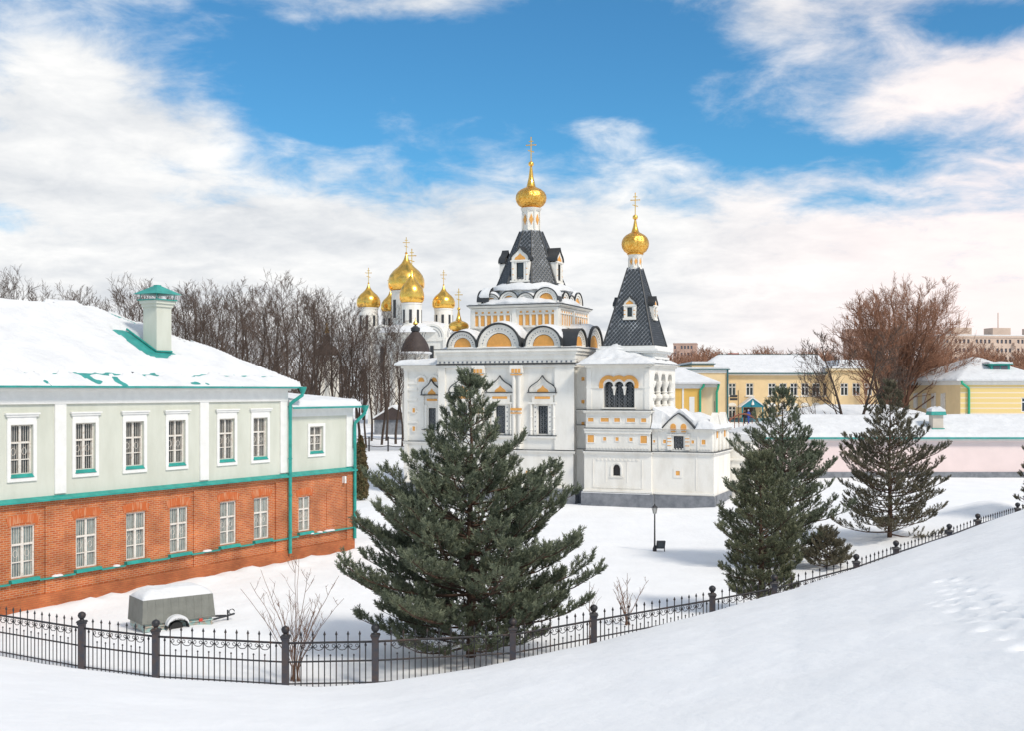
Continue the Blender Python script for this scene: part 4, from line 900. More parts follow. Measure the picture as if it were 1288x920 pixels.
inlay(m, CF.A(853, b0), Zx(596), .28, .3, -.08, fr=.16); m.box(CF.A(876, b0) - .03, CF.A(876, b0) + .03, -.11, -.081, 1.3, Zx(573)); ledge(m, xL, xR + .2, 1.1, .16, -.08, dark=False, h=.3)
dentils(m, xL + .2, xR - .1, Zx(565.5), .2, .1, .08, 0, .03)
m.tf = side(xR)
ledge(m, b0, b0 + aD, zx + .03, .2, h=.16)
m.tf = side(xR + .1); ledge(m, b0 - .1, b0 + aD, Zx(569.5), .18); m.tf = side(xR)
for s in (1.4, 3.9):
    gg = [(s + (p[0] - xg) * .95, p[1]) for p in g]; m.prism(gg, -.06, .25); m.m = 0; m.strip([(p[0] + (p[0] - s) * .06, p[1] + .07) for p in gg], gg, -.12, .3); m.m = 1; m.box(s - .2, s + .2, -.08, -.061, zx - .6, zx - .1); m.m = 0
    for q in (-.7, .7): m.box(s + q - .12, s + q + .12, -.12, -.001, Zx(568), zx - .1)
m.build('annex_wall', WM, CHU); church_window(front(b0), xg, zd0 + .01, zd1 - .01, .66, .1, CHU)
m = MB(front(b0)); m.box(xL + .2, xR + .2, -.2, .3, -.6, .9); m.tf = side(xR + .1); m.box(b0 + .3, b0 + aD, -.12, .3, -.6, .9); m.build('plinth', GREY, CHU)
def asnow(x, y):
    e = min(xR + .3 - x, y - b0 + .28, b0 + aD - y + .2)
    z = zx + .06 + .38 * max(0, min(e, 2.0)) + .26 * sstep(0, .35, e) + .10 * nz(x, y, 3, 1.1)
    if abs(x - xg) < 1.2 and y < b0 + .3: return zx + .045
    if y < b0 + 2.2: z = max(z, zx + 1.12 - .85 * abs(x - xg) + .25 * sstep(0, .5, e) + .02) if abs(x - xg) < 1.3 and y > b0 - .1 else z
    z = max(z, zx + 1.5 - .55 * (x - xL) + .08 * nz(x, y, 3, 2)) if x < xL + 1.6 and y > b0 + .1 else z
    return z
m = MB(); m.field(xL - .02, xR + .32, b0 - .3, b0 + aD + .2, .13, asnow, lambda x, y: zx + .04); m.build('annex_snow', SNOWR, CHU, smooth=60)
m = MB(); 
m.tube([(xR - .2, b0 + aD * .3, zx + 1.2), (xR - .2, b0 + aD * .3, zx + 1.9)], .02, 5); m.build('lightning_rod', DARK, CHU)
# rear porch with a rounded snowy cap
px0, px1, pb = xR - .6, xR + 1.5, b0 + aD + .1
m = MB(); m.box(px0, px1, pb, pb + 3, -.3, 4.3); m.box(px0, px1 + .12, pb - .12, pb + 3.1, 3.0, 3.15); m.box(px1 - .3, px1 + .06, pb - .06, pb + .3, -.3, 4.2); m.box(px0, px1 + .15, pb - .15, pb + 3.1, 4.3, 4.45); m.build('porch_wall', WHITE, CHU)
m = MB(); m.field(px0, px1 + .2, pb - .2, pb + 3.1, .2, lambda x, y: 4.5 + .45 * math.sqrt(max(0, 1 - ((x - (px0 + px1) / 2) / 1.35) ** 2)) + .05 * nz(x, y, 1, 1), lambda x, y: 4.44); m.build('porch_snow', SNOWR, CHU, smooth=60)
m = MB(); m.tube([(aR - 1.0, bM + 4.5, zk), (aR - 1.0, bM + 4.5, Zm(399))], .03, 5); m.tube([(aR - 1.2, bM + 4.5, Zm(403)), (aR - .8, bM + 4.5, Zm(403))], .02, 5); m.build('antenna', DARK, CHU)
# ------------------------------------------------------------------ great white cathedral far behind
KF = Frame((510 - CX) / F * 215, 215, -18, 1.5)
CAT = thing('cathedral', 'large white cathedral with five big gilded onion domes rising behind bare trees', 'cathedral', (KF.X, KF.Y, 1.5), KF.r)
kz = lambda y, b=0.: KF.Z(y, 0, b)
kh = 7.5; ztop = kz(412)
m = MB()
for ang in (0, math.pi / 2, math.pi, -math.pi / 2):
    m.tf = rotf(1, 6, ang, kh); m.wall(-kh, kh, -2, ztop - 1.6, [])
    for q in (-1, 0, 1):
        c = q * 5; r = 2.45; n = 14; arc = [(c - r * math.cos(math.pi * i / n), ztop - 1.9 + r * math.sin(math.pi * i / n)) for i in range(n + 1)]
        m.prism([(c - r, ztop - 2.6)] + arc + [(c + r, ztop - 2.6)], -.2, .6)
        for k_ in (.82, .62): m.m = 3; m.strip([(c + (p[0] - c) * k_, ztop - 1.9 + (p[1] - ztop + 1.9) * k_) for p in arc], [(c + (p[0] - c) * (k_ - .03), ztop - 1.9 + (p[1] - ztop + 1.9) * (k_ - .03)) for p in arc], -.26, -.2); m.m = 0
        m.m = 2; m.box(c - .35, c + .35, -.26, -.2, ztop - 8, ztop - 3.5); m.m = 0
    for q in (-1.5, -.5, .5, 1.5): m.box(q * 5 - .3, q * 5 + .3, -.35, -.001, -2, ztop - 2.3)
m.build('cathedral_wall', WM, CAT)
m = MB(); m.lathe((1, 6, ztop - .6), [(10.4, -.4), (9.6, .6), (5, 1.6), (3, 2.0)], 8, rot=math.pi / 8); m.build('roof_snow', SNOWR, CAT, smooth=60)
def kdome(px, yb, yt, yd, b, wpx, big=False):
    a = KF.A(px, b); Z = lambda y: KF.Z(y, a, b); r = wpx / 2 * KF.D(a, b) / F; dr = r * .80
    m = MB(); z0 = ztop - 1.5; m.lathe((a, b, z0), [(dr, 0), (dr, Z(yb) - z0 - .3), (dr * 1.06, Z(yb) - z0 - .25), (dr * 1.06, Z(yb) - z0)], 28)
    m.m = 2
    for k in range(8): m.tf = rotf(a, b, (k + .35) * math.pi / 4, dr); hh = (Z(yb) - Z(yd)); m.box(-.17 * dr * .8, .17 * dr * .8, -.04, .1, Z(yd) + hh * .12, Z(yb) - hh * .3); m.tf = None
    m.m = 0
    m.build('dome_drum', WM, CAT, smooth=40)
    H = Z(yt) - Z(yb); P = [(.78, 0), (.90, .03), (.98, .10), (1.0, .20), (.985, .31), (.90, .43), (.72, .55), (.46, .66), (.27, .76), (.14, .87), (.05, 1.0)]
    m = MB(); m.lathe((a, b, Z(yb)), [(x * r, z * H) for x, z in P], 32); o = m.build('onion_dome', GOLD, CAT, smooth=60)
    m = MB(); rb = r * .09; m.lathe((a, b, Z(yt) - .05), [(.03, 0), (rb, rb), (.03, rb * 2)], 10); cross(m, (a, b, Z(yt) + rb), H * (.42 if big else .62), .3); m.build('cross', GOLD, o)
kdome(511, 366, 320, 405, 6, 46, True); kdome(518, 381, 340, 410, 0.5, 31); kdome(463.5, 387, 357, 420, 5.5, 30); kdome(558, 388, 359, 415, 8, 29); kdome(491, 392, 365, 420, 11, 24)
def pavilion(px, D, ytop, yb, yeave, wpx, label, name='brown_roofed_turret'):
    X = (px - CX) / F * D; Z = lambda y: EYE - (y - HZ) * D / F; r = wpx / 2 * D / F
    t = thing(name, label, 'turret', (X, D, 0))
    m = MB(); m.lathe((0, 0, -.5), [(r * .8, 0), (r * .8, Z(yeave) + .5)], 8, rot=.3)
    for k in range(8): a = .3 + k * math.pi / 4; m.box(r * .8 * math.cos(a) - .2, r * .8 * math.cos(a) + .2, r * .8 * math.sin(a) - .2, r * .8 * math.sin(a) + .2, 0, Z(yeave) - .02)
    m.build('turret_wall', WHITE, t)
    m = MB(); H = Z(yb) - Z(yeave); m.lathe((0, 0, Z(yeave)), [(r * 1.04, -.1), (r, 0), (r * .97, .16 * H), (r * .86, .38 * H), (r * .66, .62 * H), (r * .40, .84 * H), (r * .2, 1.0 * H)], 28); o = m.build('bulbous_roof', BROWN, t, smooth=40)
    m = MB(); m.lathe((0, 0, Z(yeave) - .25), [(r * 1.1, 0), (r * 1.14, .15), (r * 1.04, .3)], 28); m.build('snow_rim', SNOWR, o, smooth=40)
    m = MB(); h2 = Z(ytop) - Z(yb); m.lathe((0, 0, Z(yb) - .05), [(r * .30, 0), (r * .32, h2 * .25), (r * .2, h2 * .33), (r * .12, h2 * .4)], 16); m.build('lantern', DARK, o)
    m = MB(); m.lathe((0, 0, Z(yb) + h2 * .38), [(.05, 0), (r * .17, h2 * .1), (r * .17, h2 * .22), (r * .05, h2 * .36), (.02, h2 * .62)], 14); m.build('gilded_ball', GOLD, o, smooth=50)
    return t
pavilion(522.5, 150, 399, 416, 443, 37, 'brown domed turret right before the gilded cathedral domes')
pavilion(411, 152, 404, 430, 448, 33, 'brown domed turret half hidden among the bare tree trunks')

# ------------------------------------------------------------------ yellow buildings on the right
def simple_window(tf, s, z0, z1, w_, parent, y=.10, m_=WHITE2):
    m = MB(tf); t = .09
    m.box(s - w_ / 2, s - w_ / 2 + t, y - .04, y, z0, z1); m.box(s + w_ / 2 - t, s + w_ / 2, y - .04, y, z0, z1); m.box(s - w_ / 2 + t, s + w_ / 2 - t, y - .04, y, z1 - t, z1); m.box(s - w_ / 2 + t, s + w_ / 2 - t, y - .04, y, z0, z0 + t)
    m.box(s - .05, s + .05, y - .045, y, z0 + t, z1 - t); m.box(s - w_ / 2 + t, s + w_ / 2 - t, y - .045, y, z0 + (z1 - z0) * .66, z0 + (z1 - z0) * .66 + .1)
    o = m.build('window', m_, parent); g = MB(tf); g.box(s - w_ / 2, s + w_ / 2, y + .01, y + .03, z0, z1); g.build('pane', GLASS, o)
YF = Frame((915 - CX) / F * 155, 155, 0, 3.6)
YB = thing('yellow_long_building', 'long two storey yellow building with white snowy roof and blue gabled entrance', 'building', (YF.X, YF.Y, 3.6))
yz = lambda y, b=0.: YF.Z(y, 0, b)
ya1 = YF.A(1046); ups = [918 + 3, 943, 971, 985, 998.5, 1012.5, 1026.5, 1042 - 2]; los = [918 + 3, 971, 985, 998.5, 1012.5, 1026.5, 1040]
ups = [YF.A(x) for x in ups]; los = [YF.A(x) for x in los]
hs = [(x - .5, x + .5, yz(498.5), yz(483)) for x in ups] + [(x - .5, x + .5, yz(527), yz(512)) for x in los]
m = MB(front(0)); m.wall(0, ya1, .7, yz(471), hs, rev=.2)
m.box(0, ya1, .25, 14, -2, yz(471)); 
m.build('front_wall', YEL, YB)
m = MB(front(0)); m.box(0, ya1, -.1, .2, -2, .7); m.build('plinth', mat('blue_plinth', (.16, .27, .32), .8), YB)
m = MB(front(0)); 
for x in los: n = 8; m.prism([(x - .6 * math.cos(math.pi * i / n), yz(511.5) + .45 * math.sin(math.pi * i / n)) for i in range(n + 1)], -.05, -.002)
for x in ups + los: pass
for h in hs: m.box(h[0] - .15, h[1] + .15, -.1, -.002, h[2] - .14, h[2] - .02)
m.box(-.1, ya1, -.2, -.002, yz(473), yz(471.3)); m.box(-.1, ya1, -.45, .2, yz(471.2), yz(469.8)); m.build('cornice', WHITE2, YB)
for h in hs: simple_window(front(0), (h[0] + h[1]) / 2, h[2], h[3], 1.0, YB)
m = MB(); zr0_, zr1_ = yz(470), yz(448, 7)
m.add([(-4, -.5, zr0_), (ya1, -.5, zr0_), (ya1, 14.5, zr0_), (-4, 14.5, zr0_), (0, 7, zr1_), (ya1, 7, zr1_)], [(0, 1, 5, 4), (2, 3, 4, 5), (0, 4, 3), (3, 2, 1, 0)]); m.box(0, ya1, 6.9, 7.1, zr1_ - .05, zr1_ + .28); m.box(-.5, ya1, -.58, -.5, zr0_ - .12, zr0_ + .05)
yr = m.build('roof', TEALG, YB)
m = MB(); m.field(-3.9, ya1, -.45, 6.8, .4, lambda x, y: zr0_ + (zr1_ - zr0_) * min((y + .5) / 7.5, (x + 4) / 4) + .26 * sstep(-.5, .3, y) + .03 * nz(x, y, 2, .3), lambda x, y: zr0_); m.build('snow', SNOWR, yr, smooth=60)
# left projecting block
pl, pr = YF.A(852, -6), YF.A(914, -6); py_ = lambda y: YF.Z(y, 0, -6)
m = MB(); m.box(pl, pr, -6, 8, -2, py_(470)); m.box(pl + 2.0, pr - 1.5, -5.2, 7, py_(464), py_(458.5)); m.build('side_block_wall', YEL, YB)
m = MB(); m.box(pl - .1, pr + .12, -6.12, 8, py_(470), py_(466)); m.box(pl + 2.1, pr - 1.4, -5.1, 7, py_(458.5), py_(457.9)); m.build('side_block_trim', WHITE2, YB)
m = MB(); m.box(pl - .3, pr + .4, -6.4, 8.2, py_(466), py_(464.8)); m.box(pl + 1.8, pr - 1.3, -5.4, 7.2, py_(457.9), py_(457)); m.tube([(pr + .1, -6.15, py_(466)), (pr + .1, -6.15, -.5)], .12, 6); m.build('side_block_edges', TEALG, YB)
m = MB(); m.field(pl - .2, pr + .3, -6.3, -5.5, .3, lambda x, y: py_(464.8) + .2 + .05 * nz(x, y), lambda x, y: py_(464.9)); m.field(pl + 2, pr - 1.5, -5.3, 7, .4, lambda x, y: py_(457) + .25, lambda x, y: py_(457.1)); m.build('side_block_snow', SNOWR, YB)
# right projecting block
ql, qr = YF.A(1046, -2.5), YF.A(1107, -2.5); q_ = lambda y: YF.Z(y, 0, -2.5)
hq = [(YF.A(x, -2.5) - .5, YF.A(x, -2.5) + .5, q_(498.5), q_(483)) for x in (1062, 1077, 1092)] + [(YF.A(x, -2.5) - .5, YF.A(x, -2.5) + .5, q_(527), q_(512)) for x in (1062, 1077, 1092)]
m = MB(front(-2.5)); m.wall(ql, qr, -2, q_(467), hq, rev=.2); m.box(ql, qr, .25, 14, -2, q_(467)); m.build('end_block_wall', YEL, YB)
for h in hq: simple_window(front(-2.5), (h[0] + h[1]) / 2, h[2], h[3], 1.0, YB)
m = MB(); m.box(ql - .2, qr + .2, -2.9, 12, q_(467), q_(464)); m.box(ql + 1.2, qr - .8, -2.0, 10, q_(464), q_(459)); m.build('end_block_trim', YELL, YB)
m = MB(); m.field(ql - .3, qr + .3, -3.0, 12, .4, lambda x, y: q_(464) + .25 + (1.0 if ql + 1.2 < x < qr - .8 and y > -2 else 0), lambda x, y: q_(464)); m.build('end_block_snow', SNOWR, YB)
# gabled entrance
ex = YF.A(942.5); m = MB(front(-2.2)); hw = 1.62; zg0, zg1 = yz(513, -2.2), yz(502, -2.2)
m.prism([(ex - hw, zg0), (ex + hw, zg0), (ex, zg1)], 0, 2.1)
for s in (-1, 1): m.box(ex + s * 1.35 - .08, ex + s * 1.35 + .08, .05, .2, -.3, zg0)
pch = m.build('entrance_porch', PORCH, YB)
m = MB(front(-2.2)); m.strip([(ex - hw - .2, zg0 - .02), (ex, zg1 + .22), (ex + hw + .2, zg0 - .02)], [(ex - hw, zg0), (ex, zg1), (ex + hw, zg0)], -.1, 2.1); m.build('snow', SNOWR, pch)
m = MB(front(-2.2)); m.lathe((ex, -.03, zg0 + .25), [(.02, 0), (.22, .1), (.16, .3), (.05, .55), (.02, .7)], 8); m.build('emblem', WHITE2, pch)
m = MB(front(0)); m.box(ex - .75, ex + .75, -.06, -.002, 0, zg0 - .1); m.build('door', DOORM, YB)
m = MB(front(-1.6)); m.box(ex - 3.4, ex - 2.2, 0, .08, yz(522.5, -1.6), yz(519, -1.6)); m.tube([(ex - 2.3, .04, -1), (ex - 2.3, .04, yz(514))], .05, 5)
sgn = MB(); 
o = MB(); o.box(YB.location.x + ex - 3.3, YB.location.x + ex - 2.3, 151.4, 151.46, 7.1, 7.4); o.box(YB.location.x + ex - 3.3, YB.location.x + ex - 2.3, 151.4, 151.46, 6.7, 7.0)
o.tube([(YB.location.x + ex - 2.2, 151.4, 3), (YB.location.x + ex - 2.2, 151.4, 8)], .05, 6); tag(o.build('sign_post', DARK), 'thin pole with two small dark boards left of the blue entrance', 'sign')

# small yellow house with green downpipes behind the bell tower
SF = Frame((856 - CX) / F * 112, 112, -8, 1.5); sz = lambda y: SF.Z(y, 0, 0)
SH = thing('small_yellow_house', 'small yellow house with green downpipes peeping out behind the bell tower', 'house', (SF.X, SF.Y, 1.5), SF.r)
s1_ = SF.A(882); s0_ = -8
m = MB(); m.box(s0_, s1_, 0, 8, -1.5, sz(489)); m.build('front_wall', YELB, SH)
m = MB(); m.box(s1_ + .01, s1_ + 1.5, .5, 8, -1.5, sz(488)); m.build('side_wall', YELL, SH)
m = MB(); m.box(s0_, s1_ + .1, -.12, .1, sz(489.5), sz(485)); m.box(s0_, s1_ + .25, -.3, 8, sz(485), sz(483.5)); m.box(s1_ + .3, s1_ + 1.6, .4, 8, sz(488), sz(484)); m.box(SF.A(867), SF.A(873.5), -.03, -.002, 0, sz(500)); m.box(.15, .32, -.05, -.002, 0, sz(489)); m.build('trim', WHITE2, SH)
m = MB(); m.field(s0_, s1_ + 1.8, -.45, 8, .2, lambda x, y: sz(483.5) + .16 + .42 * max(0, min(s1_ + 1.8 - x, 3.6, y * .8 + .3)) + .04 * nz(x, y, 2, 1), lambda x, y: sz(483.6)); m.build('snow_roof', SNOWR, SH, smooth=60)
GRN = mat('green_pipe', (.02, .38, .22), .45)
downpipe([(s1_ + .25, -.32, sz(484)), (s1_ + .2, -.3, sz(487)), (s1_ - .1, -.1, sz(492)), (s1_ - .1, -.1, 0)], .11, SH, GRN, False)
downpipe([(s1_ + 1.7, .2, sz(484)), (s1_ + 1.6, .2, sz(490)), (s1_ + 1.5, .3, sz(494)), (s1_ + 1.5, .3, 0)], .11, SH, GRN, False)

# pink long low building
PF = Frame((943 - CX) / F * 92, 92, 0, 1.0); pz = lambda y, b=0.: PF.Z(y, 0, b)
PB = thing('pink_low_building', 'long low pink building with broad snowy roof behind the pine trees', 'building', (PF.X, PF.Y, 1.0))
pe = PF.A(1400)
m = MB(); m.box(0, pe, 0, 9, .5, pz(552)); m.build('pink_wall', PINK, PB)
m = MB(); m.box(-.05, pe, -.08, 9, -1, .5); m.build('plinth', GREY, PB)
m = MB(); m.box(-.1, pe, -.1, 0, pz(555), pz(552)); m.build('cornice', WHITE2, PB)
m = MB(); zz0, zz1 = pz(551.5), pz(525, 4.5); m.add([(-.4, -.4, zz0), (pe, -.4, zz0), (pe, 9.4, zz0), (-.4, 9.4, zz0), (4.2, 4.5, zz1), (pe, 4.5, zz1)], [(0, 1, 5, 4), (2, 3, 4, 5), (0, 4, 3), (3, 2, 1, 0)]); m.box(-.4, pe, -.47, -.4, zz0 - .08, zz0 + .06)
prf = m.build('roof', TEALD, PB)
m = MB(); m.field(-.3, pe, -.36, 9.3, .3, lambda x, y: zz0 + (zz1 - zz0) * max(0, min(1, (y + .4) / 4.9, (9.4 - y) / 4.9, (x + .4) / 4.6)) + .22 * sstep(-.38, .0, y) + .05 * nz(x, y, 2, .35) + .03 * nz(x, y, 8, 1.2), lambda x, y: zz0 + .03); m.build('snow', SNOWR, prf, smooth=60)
ca_ = PF.A(1180, 1.0); m = MB(); zc0 = pz(542, 1.0); m.box(ca_ - .42, ca_ + .42, 1.0, 1.9, zc0 - .4, pz(523, 1.)); pch2 = m.build('chimney', mat('chimney_render', (.62, .55, .47), .9, var=.1), PB)
m = MB(); m.frus(ca_ - .62, ca_ + .62, .8, 2.1, pz(523, 1), ca_ - .56, ca_ + .56, .86, 2.05, pz(518.5, 1)); m.box(ca_ - .5, ca_ + .5, .9, 2.0, zc0 - .1, zc0 + .16); m.build('chimney_cap', TEAL, pch2)
m = MB(); m.field(ca_ - .56, ca_ + .56, .86, 2.05, .12, lambda x, y: pz(518.5, 1.) + .42 * math.sqrt(max(0, 1 - ((x - ca_) / .62) ** 2)) * (.8 + .5 * nz(x * 3, y * 3)), lambda x, y: pz(518.5, 1.)); m.build('snow', SNOWR, pch2, smooth=60)
# second snowy roof just behind it
BF = Frame((1000 - CX) / F * 108, 108, 0, 1.5)
BB = thing('rear_low_building', 'low building behind the pink one of which only the snowy roof shows', 'building', (BF.X, BF.Y, 1.5)); be = BF.A(1168); bz = lambda y, b=0.: BF.Z(y, 0, b)
m = MB(); m.box(0, be, 0, 7, -1, bz(524)); m.build('wall', YELL, BB)
m = MB(); m.field(-.3, be + .3, -.3, 7.3, .3, lambda x, y: bz(524) + .15 + (bz(511, 3.5) - bz(524)) * max(0, min(1, (y + .3) / 3.8, (7.3 - y) / 3.8, (x + .3) / 4, (be + .3 - x) / 3)) + .06 * nz(x, y, 2, .5), lambda x, y: bz(524)); m.build('snow_roof', SNOWR, BB, smooth=60)

# banded yellow house on the far right
RF = Frame((1208 - CX) / F * 116, 116, -6, 2.0); rz_ = lambda y, b=0.: RF.Z(y, 0, b)
RH = thing('banded_yellow_house', 'yellow house with white bands, snowy hipped roof and teal dormer', 'house', (RF.X, RF.Y, 2.0), RF.r)
re_ = RF.A(1318); rl = -2.0
m = MB(front(0)); xw_ = RF.A(1286); m.wall(0, re_, -1.5, rz_(482), [(xw_ - .1, xw_ + 1.1, rz_(519), rz_(501))], rev=.2); m.box(0, re_, .25, 14, -1.5, rz_(482)); m.build('front_wall', YELS, RH)
m = MB(); m.add([(0, 0, -1.5), (-2.35, 13, -1.5), (-2.35, 13, rz_(482)), (0, 0, rz_(482))], [(0, 1, 2, 3)]); 
m.build('side_wall', YEL, RH)
for s in range(4):
    t = .25 + s * .17; sw = MB(); x, y = -2.35 * t, 13 * t; dx_, dy_ = -2.35 / 13.2, 13 / 13.2
    sw.add([(x - .04, y, rz_(516)), (x + dx_ * 1.1 - .04, y + dy_ * 1.1, rz_(516)), (x + dx_ * 1.1 - .04, y + dy_ * 1.1, rz_(496)), (x - .04, y, rz_(496))], [(0, 1, 2, 3)]); sw.box(x - .16, x - .02, y, y + .12, rz_(517), rz_(495)); sw.build('side_window', FRAMEP, RH)
simple_window(front(0), xw_ + .5, rz_(519), rz_(501), 1.2, RH)
m = MB(); m.box(-.1, re_, -.12, 0, rz_(485), rz_(481)); m.box(-.2, re_, -.4, .1, rz_(481), rz_(479.5)); m.add([(-.05, -.02, rz_(485)), (-2.45, 13, rz_(485)), (-2.45, 13, rz_(480)), (-.05, -.02, rz_(480))], [(0, 1, 2, 3)]); m.build('cornice', WHITE2, RH)
zr, za = rz_(479.3), RF.Z(450, 4.5, 7)
def rroof(x, y):
    lx = -2.9 + 0.0 * x if False else -.5 - 2.35 * (y / 13.)
    return zr + (za - zr) * max(0, min(1, (y + .5) / 7.3, (x - lx) / 5.0, (re_ + .5 - x) / 5.6, (14.5 - y) / 7.3))
m = MB(); m.field(-3.2, re_ + .5, -.5, 14.4, .25, lambda x, y: rroof(x, y) + .16 + .06 * nz(x, y, 2, .6), lambda x, y: zr - .05)
for i, p in enumerate(m.v):
    lx = -.5 - 2.35 * (max(0, p[1]) / 13.)
    if p[0] < lx: m.v[i] = (lx, p[1], zr + .1 if p[2] > zr else zr - .05)
m.build('snow_roof', SNOWR, RH, smooth=60)
dxm = RF.A(1256, 3); dz0 = RF.Z(467.5, 4, 2.4); m = MB(); m.box(dxm - .95, dxm + .95, 2.4, 5.5, dz0 - .6, dz0 + .75); dm = m.build('dormer', TEAL, RH)
m = MB(); m.frus(dxm - 1.2, dxm + 1.2, 2.1, 5.5, dz0 + .75, dxm - 1.2, dxm + 1.2, 2.1, 5.5, dz0 + .82); m.build('dormer_roof', TEAL, dm); m = MB(); m.field(dxm - 1.15, dxm + 1.15, 2.15, 6, .2, lambda x, y: dz0 + 1.0 + .08 * nz(x, y), lambda x, y: dz0 + .8); m.build('snow', SNOWR, dm, smooth=60)
m = MB(); m.box(dxm - .7, dxm - .05, 2.36, 2.399, dz0, dz0 + .6); m.box(dxm + .05, dxm + .7, 2.36, 2.399, dz0, dz0 + .6); m.build('dormer_window', DGLASS, dm)
downpipe([(.0, -.45, rz_(480)), (0.05, -.45, rz_(483)), (.75, -.18, rz_(489)), (.8, -.15, rz_(493)), (.8, -.15, -1)], .12, RH, GRN, False)

# ------------------------------------------------------------------ distant housing
def slab(px0, px1, ytop, D, dx_deg, label, m_, zbase=0, floors=9, bays=10, roofstuff=True, name='apartment_block', depth=12):
    f = Frame((px0 - CX) / F * D, D, dx_deg, zbase); t = thing(name, label, 'apartment block', (f.X, f.Y, zbase), f.r); W = f.A(px1); H = f.Z(ytop, 0, 0)
    m = MB(front(0)); fl = H / floors; bw_ = W / bays; hs = []
    for i in range(bays):
        for j in range(floors):
            if (i * 7 + 3) % 5 == 0: continue
            hs.append((bw_ * (i + .22), bw_ * (i + .78), fl * (j + .35), fl * (j + .80)))
    m.wall(0, W, 0, H, hs, rev=.3); m.box(0, W, .32, depth, 0, H)
    for i in range(bays):
        if (i * 7 + 3) % 5 == 0:
            for j in range(floors): m.box(bw_ * (i + .05), bw_ * (i + .95), -1.1, -.001, fl * j + .2, fl * j + fl * .42)
    m.box(-.2, W + .2, -.2, depth, H, H + .6)
    m.build('panel_wall', m_, t)
    g = MB(front(0)); g.box(.1, W - .1, .26, .30, .2, H - .2); tag(g.build('window_glazing', DGLASS, t))
    if roofstuff:
        for k in (.2, .55, .9): q = MB(); q.box(W * k - 3, W * k + 3, 3, 8, H + .6, H + 3.2); q.tube([(W * k, 5, H + 3), (W * k, 5, H + 8)], .15, 5); q.build('lift_house', m_, t)
    q = MB(); q.box(-.1, W + .1, -.1, depth, H + .6, H + .9); q.build('roof_snow', SNOWR, t)
slab(1189, 1330, 424, 350, 9, 'very long pale panel apartment block on the skyline at far right', CONC, bays=27)
slab(1072, 1112, 427, 330, -4, 'reddish apartment block half hidden by the great bare tree', CONC2, bays=7)
slab(847, 876, 433, 600, -12, 'lone pinkish high rise on the skyline right of the bell tower', CONC2, bays=7, floors=12, zbase=-12, roofstuff=False)
for i, (px, yt) in enumerate(((914, 446), (925, 443.5), (936, 445), (950, 447))):
    D = 420; X = (px - CX) / F * D; Z = EYE - (yt - HZ) * D / F
    t = thing('distant_house', ('red roofed far house, leftmost of the row above the snowy roof', 'tallest red roofed far house above the snowy roof', 'red roofed far house beside the yellow one on the skyline', 'yellow far house above the long snowy roof')[i], 'house', (X, D, 0), 0, 'distant houses over the long roof')
    m = MB(); m.box(-1.6, 1.6, 0, 8, 0, Z - 1.2); m.build('wall', YEL if i == 3 else CONC2, t); m = MB(); m.add([(-2, -.5, Z - 1.2), (2, -.5, Z - 1.2), (2, 8, Z - 1.2), (-2, 8, Z - 1.2), (-2, 4, Z), (2, 4, Z)], [(0, 1, 5, 4), (1, 2, 5), (2, 3, 4, 5), (3, 0, 4)]); m.build('roof', REDROOF if i < 3 else YEL, t)
SF2 = thing('grey_shed', 'grey gabled shed beyond the path between tree trunks and church', 'shed', ((497 - CX) / F * 165, 165, 1.4))
m = MB(); m.box(-3, 2.6, 0, 6, -1, 2.4); m.build('wall', GREY, SF2); m = MB(); m.prism([(-3.3, 2.4), (2.9, 2.4), (-.4, 4.2)], -.3, 6.3); m.build('roof', BROWN, SF2); m = MB(); m.strip([(-3.3, 2.7), (-.4, 4.5), (2.9, 2.7)], [(-3.3, 2.42), (-.4, 4.22), (2.9, 2.42)], -.35, 6.3); m.build('snow', SNOWR, SF2)
# ------------------------------------------------------------------ iron fence along the foot of the rampart
FE = thing('iron_fence', 'black wrought iron fence with spear tips curving along the foot of the snowy slope', 'fence', (PP[4][0], PP[4][1], 0))
FX, FY = PP[4][0], PP[4][1]
for (x, y, z) in PP:
    x -= FX; y -= FY; m = MB(); h = 1.36; m.box(x - .085, x + .085, y - .085, y + .085, z - .5, z + h); m.box(x - .105, x + .105, y - .105, y + .105, z + h - .06, z + h - .001)
    o = m.build('post', IRONP, FE)
    m = MB(); m.frus(x - .13, x + .13, y - .13, y + .13, z + h, x - .11, x + .11, y - .11, y + .11, z + h + .05); m.lathe((x, y, z + h + .05), [(.08, 0), (.05, .04), (.095, .09), (.115, .15), (.095, .21), (.03, .25)], 12); m.build('finial', IRON, o, smooth=40)
def spear(m, x, y, z0, z1):
    m.tube([(x, y, z0), (x, y, z1 - .16)], .0155, 4); m.tube([(x, y, z1 - .18), (x, y, z1 - .12), (x, y, z1 - .09), (x, y, z1)], [.016, .016, .036, .004], 4)
